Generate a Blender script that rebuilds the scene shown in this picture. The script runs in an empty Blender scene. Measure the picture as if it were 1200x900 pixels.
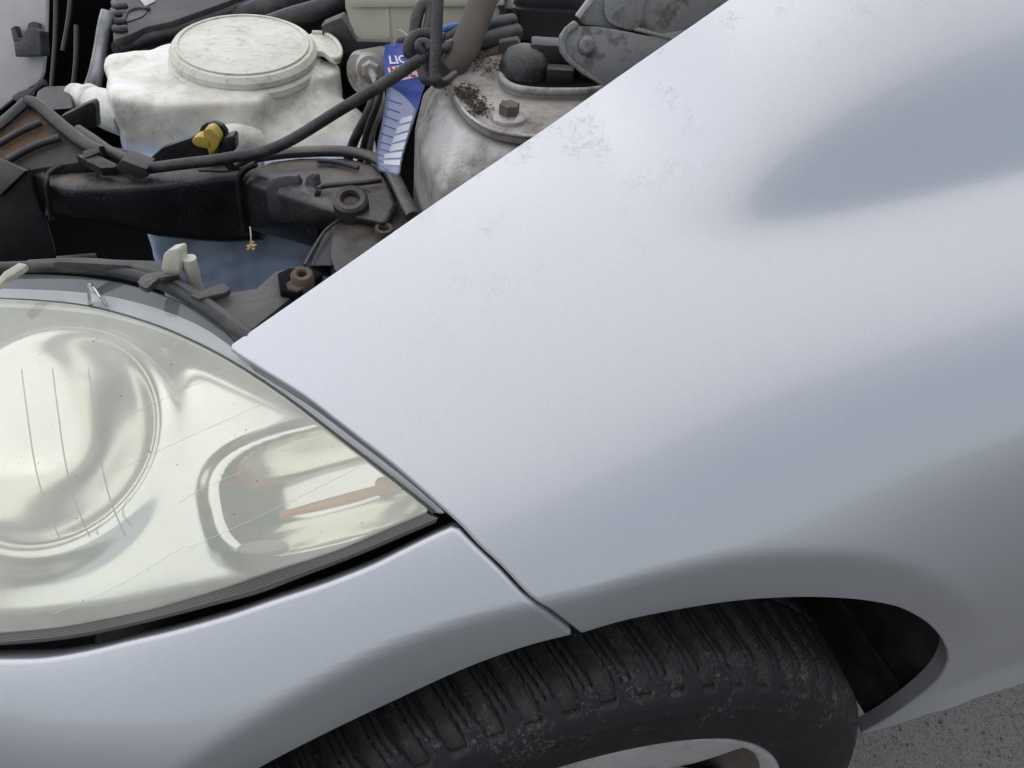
import bpy, bmesh, math, random
import numpy as np
from mathutils import Vector, Matrix
from mathutils.geometry import delaunay_2d_cdt
random.seed(4); rng = np.random.default_rng(4)
scene = bpy.context.scene
COL = scene.collection

# ------------------------------------------------------------------ camera
CAM = np.array([-0.1633, -0.2526, 1.1068]); YAW, PITCH, ROLL = 0.3507, 0.7287, 0.0817
FPX = 971.0
_f = np.array([math.sin(YAW)*math.cos(PITCH), math.cos(YAW)*math.cos(PITCH), -math.sin(PITCH)])
_r0 = np.array([math.cos(YAW), -math.sin(YAW), 0.0]); _u0 = np.cross(_r0, _f)
_r = _r0*math.cos(ROLL)+_u0*math.sin(ROLL); _u = -_r0*math.sin(ROLL)+_u0*math.cos(ROLL)
cd = bpy.data.cameras.new('camera'); cam = bpy.data.objects.new('camera', cd); COL.objects.link(cam)
cd.sensor_width = 36.0; cd.lens = FPX/1200*36; cd.clip_start = 0.01; cd.clip_end = 500
cam.matrix_world = Matrix(((_r[0], _u[0], -_f[0], CAM[0]), (_r[1], _u[1], -_f[1], CAM[1]), (_r[2], _u[2], -_f[2], CAM[2]), (0, 0, 0, 1)))
scene.camera = cam

# ------------------------------------------------------------------ sky and sun
SUN_EL, SUN_AZ = math.radians(62), math.radians(-20)      # azimuth measured from +Y clockwise
w = bpy.data.worlds.new('World'); scene.world = w; w.use_nodes = True
wt = w.node_tree; wt.nodes.clear()
sky = wt.nodes.new('ShaderNodeTexSky'); sky.sky_type = 'NISHITA'; sky.sun_disc = False
sky.sun_elevation = SUN_EL; sky.sun_rotation = SUN_AZ; sky.air_density = 1.0; sky.dust_density = 0.5; sky.ozone_density = 1.0
bg = wt.nodes.new('ShaderNodeBackground'); bg.inputs[1].default_value = 0.075
wo = wt.nodes.new('ShaderNodeOutputWorld'); hsv = wt.nodes.new('ShaderNodeHueSaturation'); hsv.inputs['Saturation'].default_value = 0.72   # thin high cloud: paler sky
wt.links.new(sky.outputs[0], hsv.inputs['Color']); wt.links.new(hsv.outputs[0], bg.inputs[0]); wt.links.new(bg.outputs[0], wo.inputs[0])
sd = bpy.data.lights.new('sun', 'SUN'); sun = bpy.data.objects.new('sun', sd); COL.objects.link(sun)
sd.energy = 1.5; sd.angle = math.radians(160); sd.color = (1.0, 0.96, 0.9)
_sdir = Vector((math.sin(SUN_AZ)*math.cos(SUN_EL), math.cos(SUN_AZ)*math.cos(SUN_EL), math.sin(SUN_EL)))
sun.rotation_euler = _sdir.to_track_quat('Z', 'Y').to_euler()
vs = scene.view_settings; vs.view_transform = 'Standard'; vs.look = 'None'; vs.gamma = 1.0; vs.exposure = 0.86; vs.use_curve_mapping = False
scene.cycles.max_bounces = 10; scene.cycles.transparent_max_bounces = 12

# ------------------------------------------------------------------ measuring helpers: photograph point -> point of the place
def ray(x, y): return _f + _r*((x-600)/FPX) + _u*((450-y)/FPX)
def PZ(x, y, z): d = ray(x, y); return CAM + d*((z-CAM[2])/d[2])
def PY(x, y, Y): d = ray(x, y); return CAM + d*((Y-CAM[1])/d[1])
def PD(x, y, D): return CAM + ray(x, y)*D
def PP(x, y, p0, n): d = ray(x, y); return CAM + d*(np.dot(np.asarray(p0)-CAM, n)/np.dot(d, n))
def depth(p): return float(np.dot(np.asarray(p)-CAM, _f))
HN = -np.array([_f[0], _f[1], 0.0]); HN /= np.linalg.norm(HN)      # level direction towards the viewer's side of the car

# ------------------------------------------------------------------ materials
def new_mat(name):
    m = bpy.data.materials.new(name); m.use_nodes = True
    nt = m.node_tree; b = nt.nodes['Principled BSDF']
    return m, nt, b
def N(nt, t, **kw):
    n = nt.nodes.new(t)
    for k, v in kw.items():
        if k in n.inputs: n.inputs[k].default_value = v
        else: setattr(n, k, v)
    return n
def L(nt, a, b): nt.links.new(a, b)
def noise(nt, scale, detail=4, rough=0.6, coord=None, dist=0.0):
    if coord is None:
        tc = nt.nodes.new('ShaderNodeTexCoord'); coord = tc.outputs['Object']
    n = N(nt, 'ShaderNodeTexNoise', Scale=scale, Detail=detail, Roughness=rough, Distortion=dist); L(nt, coord, n.inputs['Vector'])
    return n.outputs['Fac']
def ramp(nt, fac, stops):
    r = nt.nodes.new('ShaderNodeValToRGB'); e = r.color_ramp.elements
    while len(e) < len(stops): e.new(0.5)
    for i, (p, c) in enumerate(stops):
        e[i].position = p; e[i].color = (c, c, c, 1) if isinstance(c, (int, float)) else (*c, 1)
    L(nt, fac, r.inputs[0]); return r.outputs[0]
def mixc(nt, fac, a, b):
    m = nt.nodes.new('ShaderNodeMix'); m.data_type = 'RGBA'
    if isinstance(fac, (int, float)): m.inputs[0].default_value = fac
    else: L(nt, fac, m.inputs[0])
    for i, v in ((6, a), (7, b)):
        if isinstance(v, tuple): m.inputs[i].default_value = (*v, 1)
        else: L(nt, v, m.inputs[i])
    return m.outputs[2]
def math_n(nt, op, a, b=0.0):
    m = nt.nodes.new('ShaderNodeMath'); m.operation = op
    for i, v in ((0, a), (1, b)):
        if isinstance(v, (int, float)): m.inputs[i].default_value = v
        else: L(nt, v, m.inputs[i])
    return m.outputs[0]
def bump(nt, b, h, strength=0.2, dist=0.001):
    n = N(nt, 'ShaderNodeBump', Strength=strength, Distance=dist); L(nt, h, n.inputs['Height']); L(nt, n.outputs[0], b.inputs['Normal']); return n

def simple(name, col, rough=0.5, metal=0.0, dirt=None, dirt_amt=0.5, dscale=18.0, bscale=400.0, bstr=0.12, spec=0.5, coat=0.0, lo=0.45, hi=0.7, settle=0.0, settle_col=(0.125, 0.108, 0.09), specks=0.0, speck_col=(0.22, 0.205, 0.185)):
    m, nt, b = new_mat(name)
    b.inputs['Metallic'].default_value = metal; b.inputs['Specular IOR Level'].default_value = spec; b.inputs['Coat Weight'].default_value = coat
    f = noise(nt, dscale, 6, 0.65)
    fine = noise(nt, dscale*9, 4, 0.6)
    if dirt is not None:
        k = ramp(nt, f, [(lo, 0.0), (hi, dirt_amt)])
        k2 = math_n(nt, 'MULTIPLY', k, ramp(nt, fine, [(0.3, 0.45), (0.65, 1.0)]))
        c = mixc(nt, k2, col, dirt); L(nt, c, b.inputs['Base Color'])
        r = math_n(nt, 'ADD', math_n(nt, 'MULTIPLY', k2, 0.4), rough); L(nt, r, b.inputs['Roughness'])
        if metal: L(nt, math_n(nt, 'MULTIPLY', math_n(nt, 'SUBTRACT', 1.0, k2), metal), b.inputs['Metallic'])
    else:
        c = mixc(nt, ramp(nt, f, [(0.3, 0.0), (0.7, 1.0)]), tuple(x*0.88 for x in col), col); L(nt, c, b.inputs['Base Color'])
        b.inputs['Roughness'].default_value = rough
    if settle:
        ge = nt.nodes.new('ShaderNodeNewGeometry'); sx = nt.nodes.new('ShaderNodeSeparateXYZ'); L(nt, ge.outputs['True Normal'], sx.inputs[0])
        up = ramp(nt, sx.outputs[2], [(0.35, 0.0), (0.9, settle)])
        k3 = math_n(nt, 'MULTIPLY', up, ramp(nt, noise(nt, dscale*2.6, 9, 0.72, None, 0.5), [(0.40, 0.06), (0.60, 1.0)]))
        c = mixc(nt, k3, c, settle_col); L(nt, c, b.inputs['Base Color'])
        L(nt, math_n(nt, 'ADD', rough, math_n(nt, 'MULTIPLY', k3, 0.4)), b.inputs['Roughness'])
    if specks:
        sp_ = math_n(nt, 'MULTIPLY', ramp(nt, noise(nt, 620, 3, 0.6), [(0.60, 0.0), (0.68, 1.0)]), ramp(nt, noise(nt, 24, 5, 0.65), [(0.45, 0.0), (0.62, specks)]))
        sc_ = math_n(nt, 'MULTIPLY', ramp(nt, math_n(nt, 'ABSOLUTE', math_n(nt, 'SUBTRACT', noise(nt, 48, 6, 0.7, None, 2.0), 0.5)), [(0.0, 1.0), (0.007, 0.0)]), ramp(nt, noise(nt, 19, 4, 0.6), [(0.50, 0.0), (0.60, specks*0.7)]))
        L(nt, mixc(nt, math_n(nt, 'MAXIMUM', sp_, sc_), c, speck_col), b.inputs['Base Color'])
    if bstr: bump(nt, b, noise(nt, bscale, 3, 0.6), bstr, 0.001)
    return m

M = {}
def paint_mat():
    m, nt, b = new_mat('silver_paint')
    tc = nt.nodes.new('ShaderNodeTexCoord'); o = tc.outputs['Object']
    flake = noise(nt, 2600, 1, 0.5, o)
    base = mixc(nt, ramp(nt, flake, [(0.35, 0.0), (0.65, 1.0)]), (0.52, 0.52, 0.532), (0.63, 0.63, 0.645))
    # road film low on the panel edges, smudges and rubbed marks near the hood gap
    film = ramp(nt, noise(nt, 5.0, 6, 0.7, o), [(0.42, 0.0), (0.75, 0.10)])
    c = mixc(nt, film, base, (0.42, 0.41, 0.40))
    at = nt.nodes.new('ShaderNodeAttribute'); at.attribute_name = 'smudge'
    wv = noise(nt, 62, 8, 0.75, o, 1.6)
    thin = math_n(nt, 'ABSOLUTE', math_n(nt, 'SUBTRACT', wv, 0.5))
    line = ramp(nt, thin, [(0.0, 1.0), (0.016, 0.0)])
    msk = ramp(nt, noise(nt, 30, 4, 0.6, o), [(0.54, 0.0), (0.61, 1.0)])
    sm = math_n(nt, 'MULTIPLY', math_n(nt, 'MULTIPLY', line, msk), at.outputs['Fac'])
    speck = ramp(nt, noise(nt, 260, 3, 0.6, o), [(0.765, 0.0), (0.785, 1.0)])
    spk = math_n(nt, 'MULTIPLY', speck, 0.65)
    tot = math_n(nt, 'MAXIMUM', math_n(nt, 'MULTIPLY', sm, 0.75), spk)
    c = mixc(nt, tot, c, (0.16, 0.16, 0.165))
    # pale dried splashes
    spl = ramp(nt, noise(nt, 46, 5, 0.7, o), [(0.66, 0.0), (0.74, 1.0)])
    at2 = nt.nodes.new('ShaderNodeAttribute'); at2.attribute_name = 'splash'
    c = mixc(nt, math_n(nt, 'MULTIPLY', spl, at2.outputs['Fac']), c, (0.72, 0.73, 0.75))
    L(nt, c, b.inputs['Base Color'])
    b.inputs['Metallic'].default_value = 0.52
    r = math_n(nt, 'ADD', 0.40, math_n(nt, 'MULTIPLY', tot, 0.4)); L(nt, r, b.inputs['Roughness'])
    b.inputs['Coat Weight'].default_value = 0.75; b.inputs['Coat Roughness'].default_value = 0.10
    n1 = N(nt, 'ShaderNodeBump', Strength=0.05, Distance=0.0006); L(nt, noise(nt, 1500, 2, 0.5, o), n1.inputs['Height'])
    L(nt, n1.outputs[0], b.inputs['Normal'])
    n2 = N(nt, 'ShaderNodeBump', Strength=0.03, Distance=0.0005); L(nt, noise(nt, 420, 2, 0.5, o), n2.inputs['Height'])
    L(nt, n2.outputs[0], b.inputs['Coat Normal'])
    return m
M['paint'] = paint_mat()
BROWN = (0.16, 0.115, 0.08); DUST = (0.22, 0.19, 0.16)
M['plastic'] = simple('black_plastic', (0.013, 0.0135, 0.015), 0.38, specks=0.6, dirt=DUST, dirt_amt=0.35, dscale=14, lo=0.45, hi=0.8, bscale=700, settle=0.6)
M['plastic_clean'] = simple('black_plastic_clean', (0.009, 0.0093, 0.0105), 0.40, specks=0.3, dirt=DUST, dirt_amt=0.10, dscale=14)
M['duct'] = simple('duct_plastic', (0.016, 0.0165, 0.019), 0.28, specks=0.8, dirt=(0.17, 0.155, 0.14), dirt_amt=0.3, dscale=11, lo=0.42, hi=0.8, bscale=600, settle=1.0, settle_col=(0.17, 0.145, 0.12))
M['rubber'] = simple('rubber', (0.011, 0.011, 0.012), 0.5, specks=0.6, dirt=DUST, dirt_amt=0.35, dscale=40, bscale=900)
M['liner'] = simple('liner_plastic', (0.008, 0.008, 0.0085), 0.6, dirt=DUST, dirt_amt=0.18, dscale=30, lo=0.42, hi=0.7, bscale=260, bstr=0.3, specks=0.5)
M['void'] = simple('bay_shade_black', (0.006, 0.006, 0.0065), 0.9, bstr=0, spec=0.1)  # near-black that carries the shade of the deep gaps in its colour
M['grey_plastic'] = simple('grey_plastic', (0.022, 0.0225, 0.025), 0.5, specks=0.7, dirt=DUST, dirt_amt=0.4, dscale=16, bscale=700, settle=0.4)
M['hose'] = simple('brown_hose', (0.075, 0.06, 0.05), 0.7, dirt=(0.16, 0.13, 0.10), dirt_amt=0.6, dscale=50, bscale=700)
M['cast'] = simple('dirty_silver_metal', (0.46, 0.445, 0.42), 0.42, 0.4, dirt=(0.11, 0.08, 0.055), dirt_amt=0.95, dscale=15, lo=0.40, hi=0.60, bscale=500, bstr=0.2, specks=0.9, speck_col=(0.06, 0.045, 0.035))
M['plate'] = simple('dirty_plate_metal', (0.38, 0.36, 0.33), 0.5, 0.4, dirt=(0.11, 0.075, 0.05), dirt_amt=0.95, dscale=20, lo=0.38, hi=0.60, bscale=500, bstr=0.25, specks=0.9, speck_col=(0.05, 0.038, 0.03))
M['hinge'] = simple('hinge_metal', (0.24, 0.235, 0.225), 0.5, 0.4, dirt=(0.05, 0.04, 0.032), dirt_amt=0.8, dscale=45, lo=0.52, hi=0.60, bscale=500, specks=1.0, speck_col=(0.03, 0.025, 0.02))
M['steel'] = simple('worn_steel', (0.42, 0.41, 0.39), 0.38, 0.8, dirt=(0.12, 0.07, 0.04), dirt_amt=0.8, dscale=60, lo=0.42, hi=0.66)
M['rust'] = simple('rusty_steel', (0.13, 0.11, 0.09), 0.65, 0.4, dirt=(0.085, 0.05, 0.03), dirt_amt=0.9, dscale=80, lo=0.4, hi=0.6)
M['pipe'] = simple('pipe_metal', (0.36, 0.36, 0.36), 0.4, 0.6, dirt=(0.12, 0.11, 0.10), dirt_amt=0.7, dscale=50)
M['frame_panel'] = simple('pale_grey_paint', (0.42, 0.40, 0.385), 0.4, 0.1, dirt=(0.33, 0.28, 0.25), dirt_amt=0.7, dscale=9, bstr=0.05)
M['brake_tank'] = simple('yellowed_plastic', (0.56, 0.54, 0.42), 0.4, dirt=(0.30, 0.28, 0.2), dirt_amt=0.5, dscale=24, bstr=0.05)
M['cream'] = simple('cream_plastic', (0.52, 0.49, 0.40), 0.45, dirt=(0.2, 0.17, 0.12), dirt_amt=0.6, dscale=60)
M['yellow'] = simple('yellow_plastic', (0.46, 0.33, 0.05), 0.45, dirt=(0.16, 0.12, 0.04), dirt_amt=0.6, dscale=90, bstr=0.05)
M['blue_wire'] = simple('blue_wire', (0.05, 0.16, 0.42), 0.5, dirt=DUST, dirt_amt=0.3, bstr=0)
M['thread'] = simple('pale_thread', (0.45, 0.42, 0.36), 0.8, bstr=0)
M['petal'] = simple('dry_petal', (0.48, 0.37, 0.12), 0.8, dirt=(0.3, 0.2, 0.08), dirt_amt=0.8, dscale=300, bstr=0)
M['dead_leaf'] = simple('dead_leaf', (0.045, 0.033, 0.022), 0.85, dirt=(0.14, 0.10, 0.05), dirt_amt=0.6, dscale=200, bstr=0)
M['brown_dust'] = simple('dusty_brown_plastic', (0.062, 0.054, 0.047), 0.7, dirt=(0.24, 0.12, 0.05), dirt_amt=0.85, dscale=13, lo=0.48, hi=0.62, specks=0.8)
M['alloy'] = simple('alloy_wheel', (0.60, 0.585, 0.56), 0.45, 0.45, dirt=(0.16, 0.115, 0.085), dirt_amt=0.75, dscale=22, lo=0.42, hi=0.72)
M['barrel'] = simple('brake_dusted_rim', (0.13, 0.10, 0.085), 0.7, 0.2, dirt=(0.07, 0.05, 0.04), dirt_amt=0.8, dscale=22)
M['tag_blue'] = simple('print_blue', (0.05, 0.09, 0.42), 0.35, bstr=0)
M['tag_pale'] = simple('print_pale_blue', (0.70, 0.75, 0.93), 0.4, bstr=0)
M['tag_white'] = simple('print_white', (0.86, 0.88, 0.95), 0.4, bstr=0)
M['tag_red'] = simple('print_red', (0.62, 0.03, 0.03), 0.4, bstr=0)
M['tag_ink'] = simple('print_ink', (0.05, 0.08, 0.35), 0.4, bstr=0)

def tank_mat():
    m, nt, b = new_mat('reservoir_plastic')
    tc = nt.nodes.new('ShaderNodeTexCoord'); o = tc.outputs['Object']
    f = noise(nt, 16, 7, 0.7, o, 0.6)
    st = noise(nt, 45, 6, 0.75, o, 1.0)
    c = mixc(nt, ramp(nt, f, [(0.38, 0.0), (0.62, 0.85)]), (0.82, 0.815, 0.77), (0.56, 0.505, 0.39))
    c = mixc(nt, ramp(nt, st, [(0.54, 0.0), (0.72, 0.5)]), c, (0.26, 0.21, 0.155))
    spk = ramp(nt, noise(nt, 330, 3, 0.6, o), [(0.70, 0.0), (0.73, 0.8)])
    c = mixc(nt, spk, c, (0.06, 0.05, 0.04))
    sx = nt.nodes.new('ShaderNodeSeparateXYZ'); L(nt, o, sx.inputs[0])
    zz = math_n(nt, 'ADD', sx.outputs[2], math_n(nt, 'MULTIPLY', math_n(nt, 'SUBTRACT', f, 0.5), 0.012))
    lv = N(nt, 'ShaderNodeMapRange', interpolation_type='SMOOTHSTEP'); L(nt, zz, lv.inputs['Value'])
    lv.inputs['From Min'].default_value = 0.728; lv.inputs['From Max'].default_value = 0.700
    c = mixc(nt, lv.outputs[0], c, (0.47, 0.57, 0.74))      # blue washer fluid seen through the wall
    L(nt, c, b.inputs['Base Color'])
    b.inputs['Roughness'].default_value = 0.42
    b.inputs['Subsurface Weight'].default_value = 0.25; b.inputs['Subsurface Radius'].default_value = (0.012, 0.011, 0.010); b.inputs['Subsurface Scale'].default_value = 0.6
    bump(nt, b, noise(nt, 120, 4, 0.6, o), 0.15, 0.001)
    return m
M['tank'] = tank_mat()
def lid_mat():
    m, nt, b = new_mat('reservoir_lid_plastic')
    tc = nt.nodes.new('ShaderNodeTexCoord'); o = tc.outputs['Object']
    f = noise(nt, 20, 7, 0.7, o, 0.8)
    c = mixc(nt, ramp(nt, f, [(0.35, 0.0), (0.7, 0.7)]), (0.68, 0.67, 0.58), (0.52, 0.49, 0.38))
    mp = nt.nodes.new('ShaderNodeMapping'); mp.inputs['Scale'].default_value = (1, 2.2, 1); mp.inputs['Rotation'].default_value = (0, 0, 0.5); L(nt, o, mp.inputs[0])
    st = noise(nt, 60, 7, 0.8, mp.outputs[0], 1.2)
    c = mixc(nt, ramp(nt, st, [(0.51, 0.0), (0.62, 0.55)]), c, (0.27, 0.24, 0.19))
    L(nt, c, b.inputs['Base Color']); b.inputs['Roughness'].default_value = 0.45
    bump(nt, b, st, 0.25, 0.001)
    return m
M['lid'] = lid_mat()
def chrome_mat():
    m, nt, b = new_mat('reflector_chrome')
    b.inputs['Metallic'].default_value = 1.0; b.inputs['Base Color'].default_value = (0.97, 0.955, 0.86, 1); b.inputs['Roughness'].default_value = 0.16
    return m
M['chrome'] = chrome_mat()
def lens_mat(name, haze, hcol, scratch=True):
    m, nt, b = new_mat(name); nt.nodes.remove(b)
    out = nt.nodes['Material Output']
    tr = N(nt, 'ShaderNodeBsdfTransparent'); tr.inputs[0].default_value = (0.97, 0.98, 0.95, 1)
    gl = N(nt, 'ShaderNodeBsdfGlossy', Roughness=0.04); gl.inputs[0].default_value = (1, 1, 1, 1)
    df = N(nt, 'ShaderNodeBsdfDiffuse'); df.inputs[0].default_value = (*hcol, 1)
    tl = N(nt, 'ShaderNodeBsdfTranslucent'); tl.inputs[0].default_value = (*hcol, 1)
    dd = N(nt, 'ShaderNodeMixShader'); dd.inputs[0].default_value = 0.12; L(nt, df.outputs[0], dd.inputs[1]); L(nt, tl.outputs[0], dd.inputs[2])
    tc = nt.nodes.new('ShaderNodeTexCoord'); o = tc.outputs['Object']
    hz = ramp(nt, noise(nt, 7, 5, 0.6, o), [(0.3, haze*0.7), (0.7, haze*1.25)])
    if scratch:
        spk = ramp(nt, noise(nt, 300, 2, 0.5, o), [(0.745, 0.0), (0.76, 0.5)])
        hz = math_n(nt, 'MAXIMUM', hz, spk)
        dcol = mixc(nt, ramp(nt, noise(nt, 300, 2, 0.5, o), [(0.745, 0.0), (0.76, 1.0)]), hcol, (0.05, 0.05, 0.05)); L(nt, dcol, df.inputs[0])
    a = N(nt, 'ShaderNodeMixShader'); L(nt, hz, a.inputs[0]); L(nt, tr.outputs[0], a.inputs[1]); L(nt, dd.outputs[0], a.inputs[2])
    fr = N(nt, 'ShaderNodeFresnel', IOR=1.5)
    bb = N(nt, 'ShaderNodeMixShader'); L(nt, fr.outputs[0], bb.inputs[0]); L(nt, a.outputs[0], bb.inputs[1]); L(nt, gl.outputs[0], bb.inputs[2])
    L(nt, bb.outputs[0], out.inputs[0])
    return m
M['lens'] = lens_mat('hazed_headlight_lens', 0.42, (0.97, 0.96, 0.80))
M['lens_rim'] = lens_mat('clear_lens_rim', 0.16, (0.80, 0.83, 0.84))
M['bezel'] = simple('bright_bezel', (0.80, 0.81, 0.83), 0.35, 0.3, bstr=0.05)  # whitish: the bezel's caught light is put into the colour
M['strip'] = simple('strip_plastic', (0.045, 0.044, 0.041), 0.3, dirt=(0.16, 0.15, 0.12), dirt_amt=0.6, dscale=9, bstr=0)
M['strip_line'] = simple('strip_line', (0.16, 0.155, 0.14), 0.35, bstr=0)
M['amber'] = simple('amber_bulb_and_reflection', (0.85, 0.26, 0.0), 0.2, bstr=0)
M['signal_grey'] = simple('signal_shield', (0.25, 0.25, 0.25), 0.3, 0.6, bstr=0)

def tyre_mat():
    m, nt, b = new_mat('tyre_rubber')
    tc = nt.nodes.new('ShaderNodeTexCoord'); o = tc.outputs['Object']
    at = nt.nodes.new('ShaderNodeAttribute'); at.attribute_name = 'wear'
    f = noise(nt, 30, 6, 0.7, o); fine = noise(nt, 330, 5, 0.75, o)
    c = mixc(nt, ramp(nt, f, [(0.4, 0.0), (0.75, 0.5)]), (0.0065, 0.0065, 0.007), (0.015, 0.0145, 0.0135))
    k = math_n(nt, 'MULTIPLY', at.outputs['Fac'], math_n(nt, 'MULTIPLY', ramp(nt, fine, [(0.52, 0.0), (0.66, 1.0)]), ramp(nt, noise(nt, 34, 5, 0.7, o), [(0.46, 0.0), (0.60, 1.0)])))
    c = mixc(nt, k, c, (0.27, 0.255, 0.235)); L(nt, c, b.inputs['Base Color'])
    ag = nt.nodes.new('ShaderNodeAttribute'); ag.attribute_name = 'groove'
    c = mixc(nt, math_n(nt, 'MULTIPLY', ag.outputs['Fac'], ramp(nt, noise(nt, 90, 5, 0.7, o), [(0.35, 0.25), (0.65, 1.0)])), c, (0.058, 0.054, 0.05)); L(nt, c, b.inputs['Base Color'])
    b.inputs['Roughness'].default_value = 0.6; b.inputs['Specular IOR Level'].default_value = 0.4
    bump(nt, b, noise(nt, 500, 3, 0.6, o), 0.2, 0.001)
    return m
M['tyre'] = tyre_mat()
def ground_mat(name='asphalt', sc=1.0):
    m, nt, b = new_mat(name)
    tc = nt.nodes.new('ShaderNodeTexCoord'); o = tc.outputs['Object']
    big = noise(nt, 4, 6, 0.7, o); mid = noise(nt, 70, 5, 0.7, o)
    v = N(nt, 'ShaderNodeTexVoronoi', Scale=430.0); L(nt, o, v.inputs['Vector'])
    c = mixc(nt, ramp(nt, mid, [(0.3, 0.0), (0.7, 1.0)]), (0.019, 0.0145, 0.0105), (0.068, 0.053, 0.039))
    c = mixc(nt, ramp(nt, big, [(0.35, 0.0), (0.7, 0.6)]), c, (0.036, 0.03, 0.025))
    sx = mixc(nt, 0.35, c, v.outputs['Color']); hs = N(nt, 'ShaderNodeHueSaturation', Saturation=0.15, Value=0.8); L(nt, sx, hs.inputs['Color'])
    c2 = mixc(nt, 0.35, c, hs.outputs[0]); L(nt, c2, b.inputs['Base Color'])
    b.inputs['Roughness'].default_value = 0.9
    hsum = math_n(nt, 'ADD', mid, math_n(nt, 'MULTIPLY', v.outputs['Distance'], 0.8))
    bump(nt, b, hsum, 0.6, 0.0025)
    return m
M['ground'] = ground_mat()
M['pebble'] = simple('pebble', (0.07, 0.058, 0.045), 0.85, dirt=(0.07, 0.06, 0.05), dirt_amt=0.8, dscale=60)

# ------------------------------------------------------------------ building helpers
def link(name, me, mat, parent=None, smooth=True):
    o = bpy.data.objects.new(name, me); COL.objects.link(o)
    if mat is not None and not me.materials: me.materials.append(M[mat] if isinstance(mat, str) else mat)
    if parent is not None: o.parent = parent
    if smooth and len(me.polygons): me.polygons.foreach_set('use_smooth', [True]*len(me.polygons))
    return o
def mesh(name, V, F, mat, parent=None, smooth=True):
    me = bpy.data.meshes.new(name); me.from_pydata([tuple(map(float, v)) for v in V], [], F); me.update()
    return link(name, me, mat, parent, smooth)
def from_bm(name, bm, mat, parent=None, smooth=True, sharp=None):
    bmesh.ops.recalc_face_normals(bm, faces=bm.faces)
    me = bpy.data.meshes.new(name); bm.to_mesh(me); bm.free()
    o = link(name, me, mat, parent, smooth)
    if sharp is not None: me.set_sharp_from_angle(angle=math.radians(sharp))
    return o
def crom(P, n=8, closed=False):
    P = [np.asarray(p, float) for p in P]; m = len(P); out = []
    for i in range(m if closed else m-1):
        p0 = P[(i-1) % m] if (closed or i > 0) else 2*P[0]-P[1]
        p1, p2 = P[i], P[(i+1) % m]
        p3 = P[(i+2) % m] if (closed or i+2 < m) else 2*P[-1]-P[-2]
        for k in range(n):
            t = k/n
            out.append(0.5*((2*p1)+(-p0+p2)*t+(2*p0-5*p1+4*p2-p3)*t*t+(-p0+3*p1-3*p2+p3)*t**3))
    if not closed: out.append(P[-1])
    return out
def tube_bm(bm, path, rad, res=12, cap=True, flat=1.0, up=(0, 0, 1)):
    P = [np.asarray(p, float) for p in path]; n = len(P)
    rad = [rad]*n if isinstance(rad, (int, float)) else list(rad)
    rings = []; prev = None
    for i in range(n):
        t = P[min(i+1, n-1)]-P[max(i-1, 0)]; t /= np.linalg.norm(t)+1e-12
        ref = np.asarray(up, float) if prev is None else prev
        a = ref-t*np.dot(ref, t)
        if np.linalg.norm(a) < 1e-4: a = np.cross(t, (1, 0.2, 0.1))
        a /= np.linalg.norm(a); prev = a; b = np.cross(t, a)
        rings.append([bm.verts.new(P[i]+rad[i]*(math.cos(2*math.pi*k/res)*a*flat+math.sin(2*math.pi*k/res)*b)) for k in range(res)])
    for i in range(n-1):
        for k in range(res): bm.faces.new((rings[i][k], rings[i][(k+1) % res], rings[i+1][(k+1) % res], rings[i+1][k]))
    if cap: bm.faces.new(rings[0][::-1]); bm.faces.new(rings[-1])
def tube(name, path, rad, mat, parent=None, res=12, smooth_n=8, flat=1.0, up=(0, 0, 1)):
    if smooth_n > 1:
        if not isinstance(rad, (int, float)):
            rr = crom([np.array([r]) for r in rad], smooth_n); rad = [float(r[0]) for r in rr]
        path = crom(path, smooth_n)
    bm = bmesh.new(); tube_bm(bm, path, rad, res, True, flat, up); return from_bm(name, bm, mat, parent, True, 50)
def frame(axis):
    a = np.asarray(axis, float); a /= np.linalg.norm(a)
    h = np.array([1.0, 0, 0]) if abs(a[0]) < 0.9 else np.array([0, 1.0, 0])
    u = np.cross(h, a); u /= np.linalg.norm(u); return u, np.cross(a, u), a
def lathe_bm(bm, prof, c, axis, n=40):
    u, v, a = frame(axis); c = np.asarray(c, float); rings = []
    for r, h in prof:
        if r < 1e-6: rings.append([bm.verts.new(c+a*h)])
        else: rings.append([bm.verts.new(c+a*h+r*(math.cos(2*math.pi*k/n)*u+math.sin(2*math.pi*k/n)*v)) for k in range(n)])
    for A, B in zip(rings[:-1], rings[1:]):
        for k in range(n):
            q = [A[k % len(A)], A[(k+1) % len(A)], B[(k+1) % len(B)], B[k % len(B)]]
            q2 = []
            for x in q:
                if x not in q2: q2.append(x)
            if len(q2) > 2: bm.faces.new(q2)
def lathe(name, prof, c, axis, mat, parent=None, n=40, sharp=40):
    bm = bmesh.new(); lathe_bm(bm, prof, c, axis, n); return from_bm(name, bm, mat, parent, True, sharp)
def bevel_bm(bm, w, seg=2, ang=30):
    es = [e for e in bm.edges if len(e.link_faces) == 2 and e.calc_face_angle(0) > math.radians(ang)]
    if es and w > 0: bmesh.ops.bevel(bm, geom=es, offset=w, segments=seg, profile=0.6, affect='EDGES', clamp_overlap=True)
def prism_bm(bm, pts, vec):
    P = [np.asarray(p, float) for p in pts]; v = np.asarray(vec, float)
    a = [bm.verts.new(p) for p in P]; b = [bm.verts.new(p+v) for p in P]; n = len(P)
    fs = [bm.faces.new(a), bm.faces.new(b[::-1])]
    for i in range(n): fs.append(bm.faces.new((a[i], b[i], b[(i+1) % n], a[(i+1) % n])))
    return fs
def prism(name, pts, vec, mat, parent=None, bev=0.002, seg=2, sharp=35):
    bm = bmesh.new(); prism_bm(bm, pts, vec); bmesh.ops.recalc_face_normals(bm, faces=bm.faces); bevel_bm(bm, bev, seg)
    return from_bm(name, bm, mat, parent, True, sharp)
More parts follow.
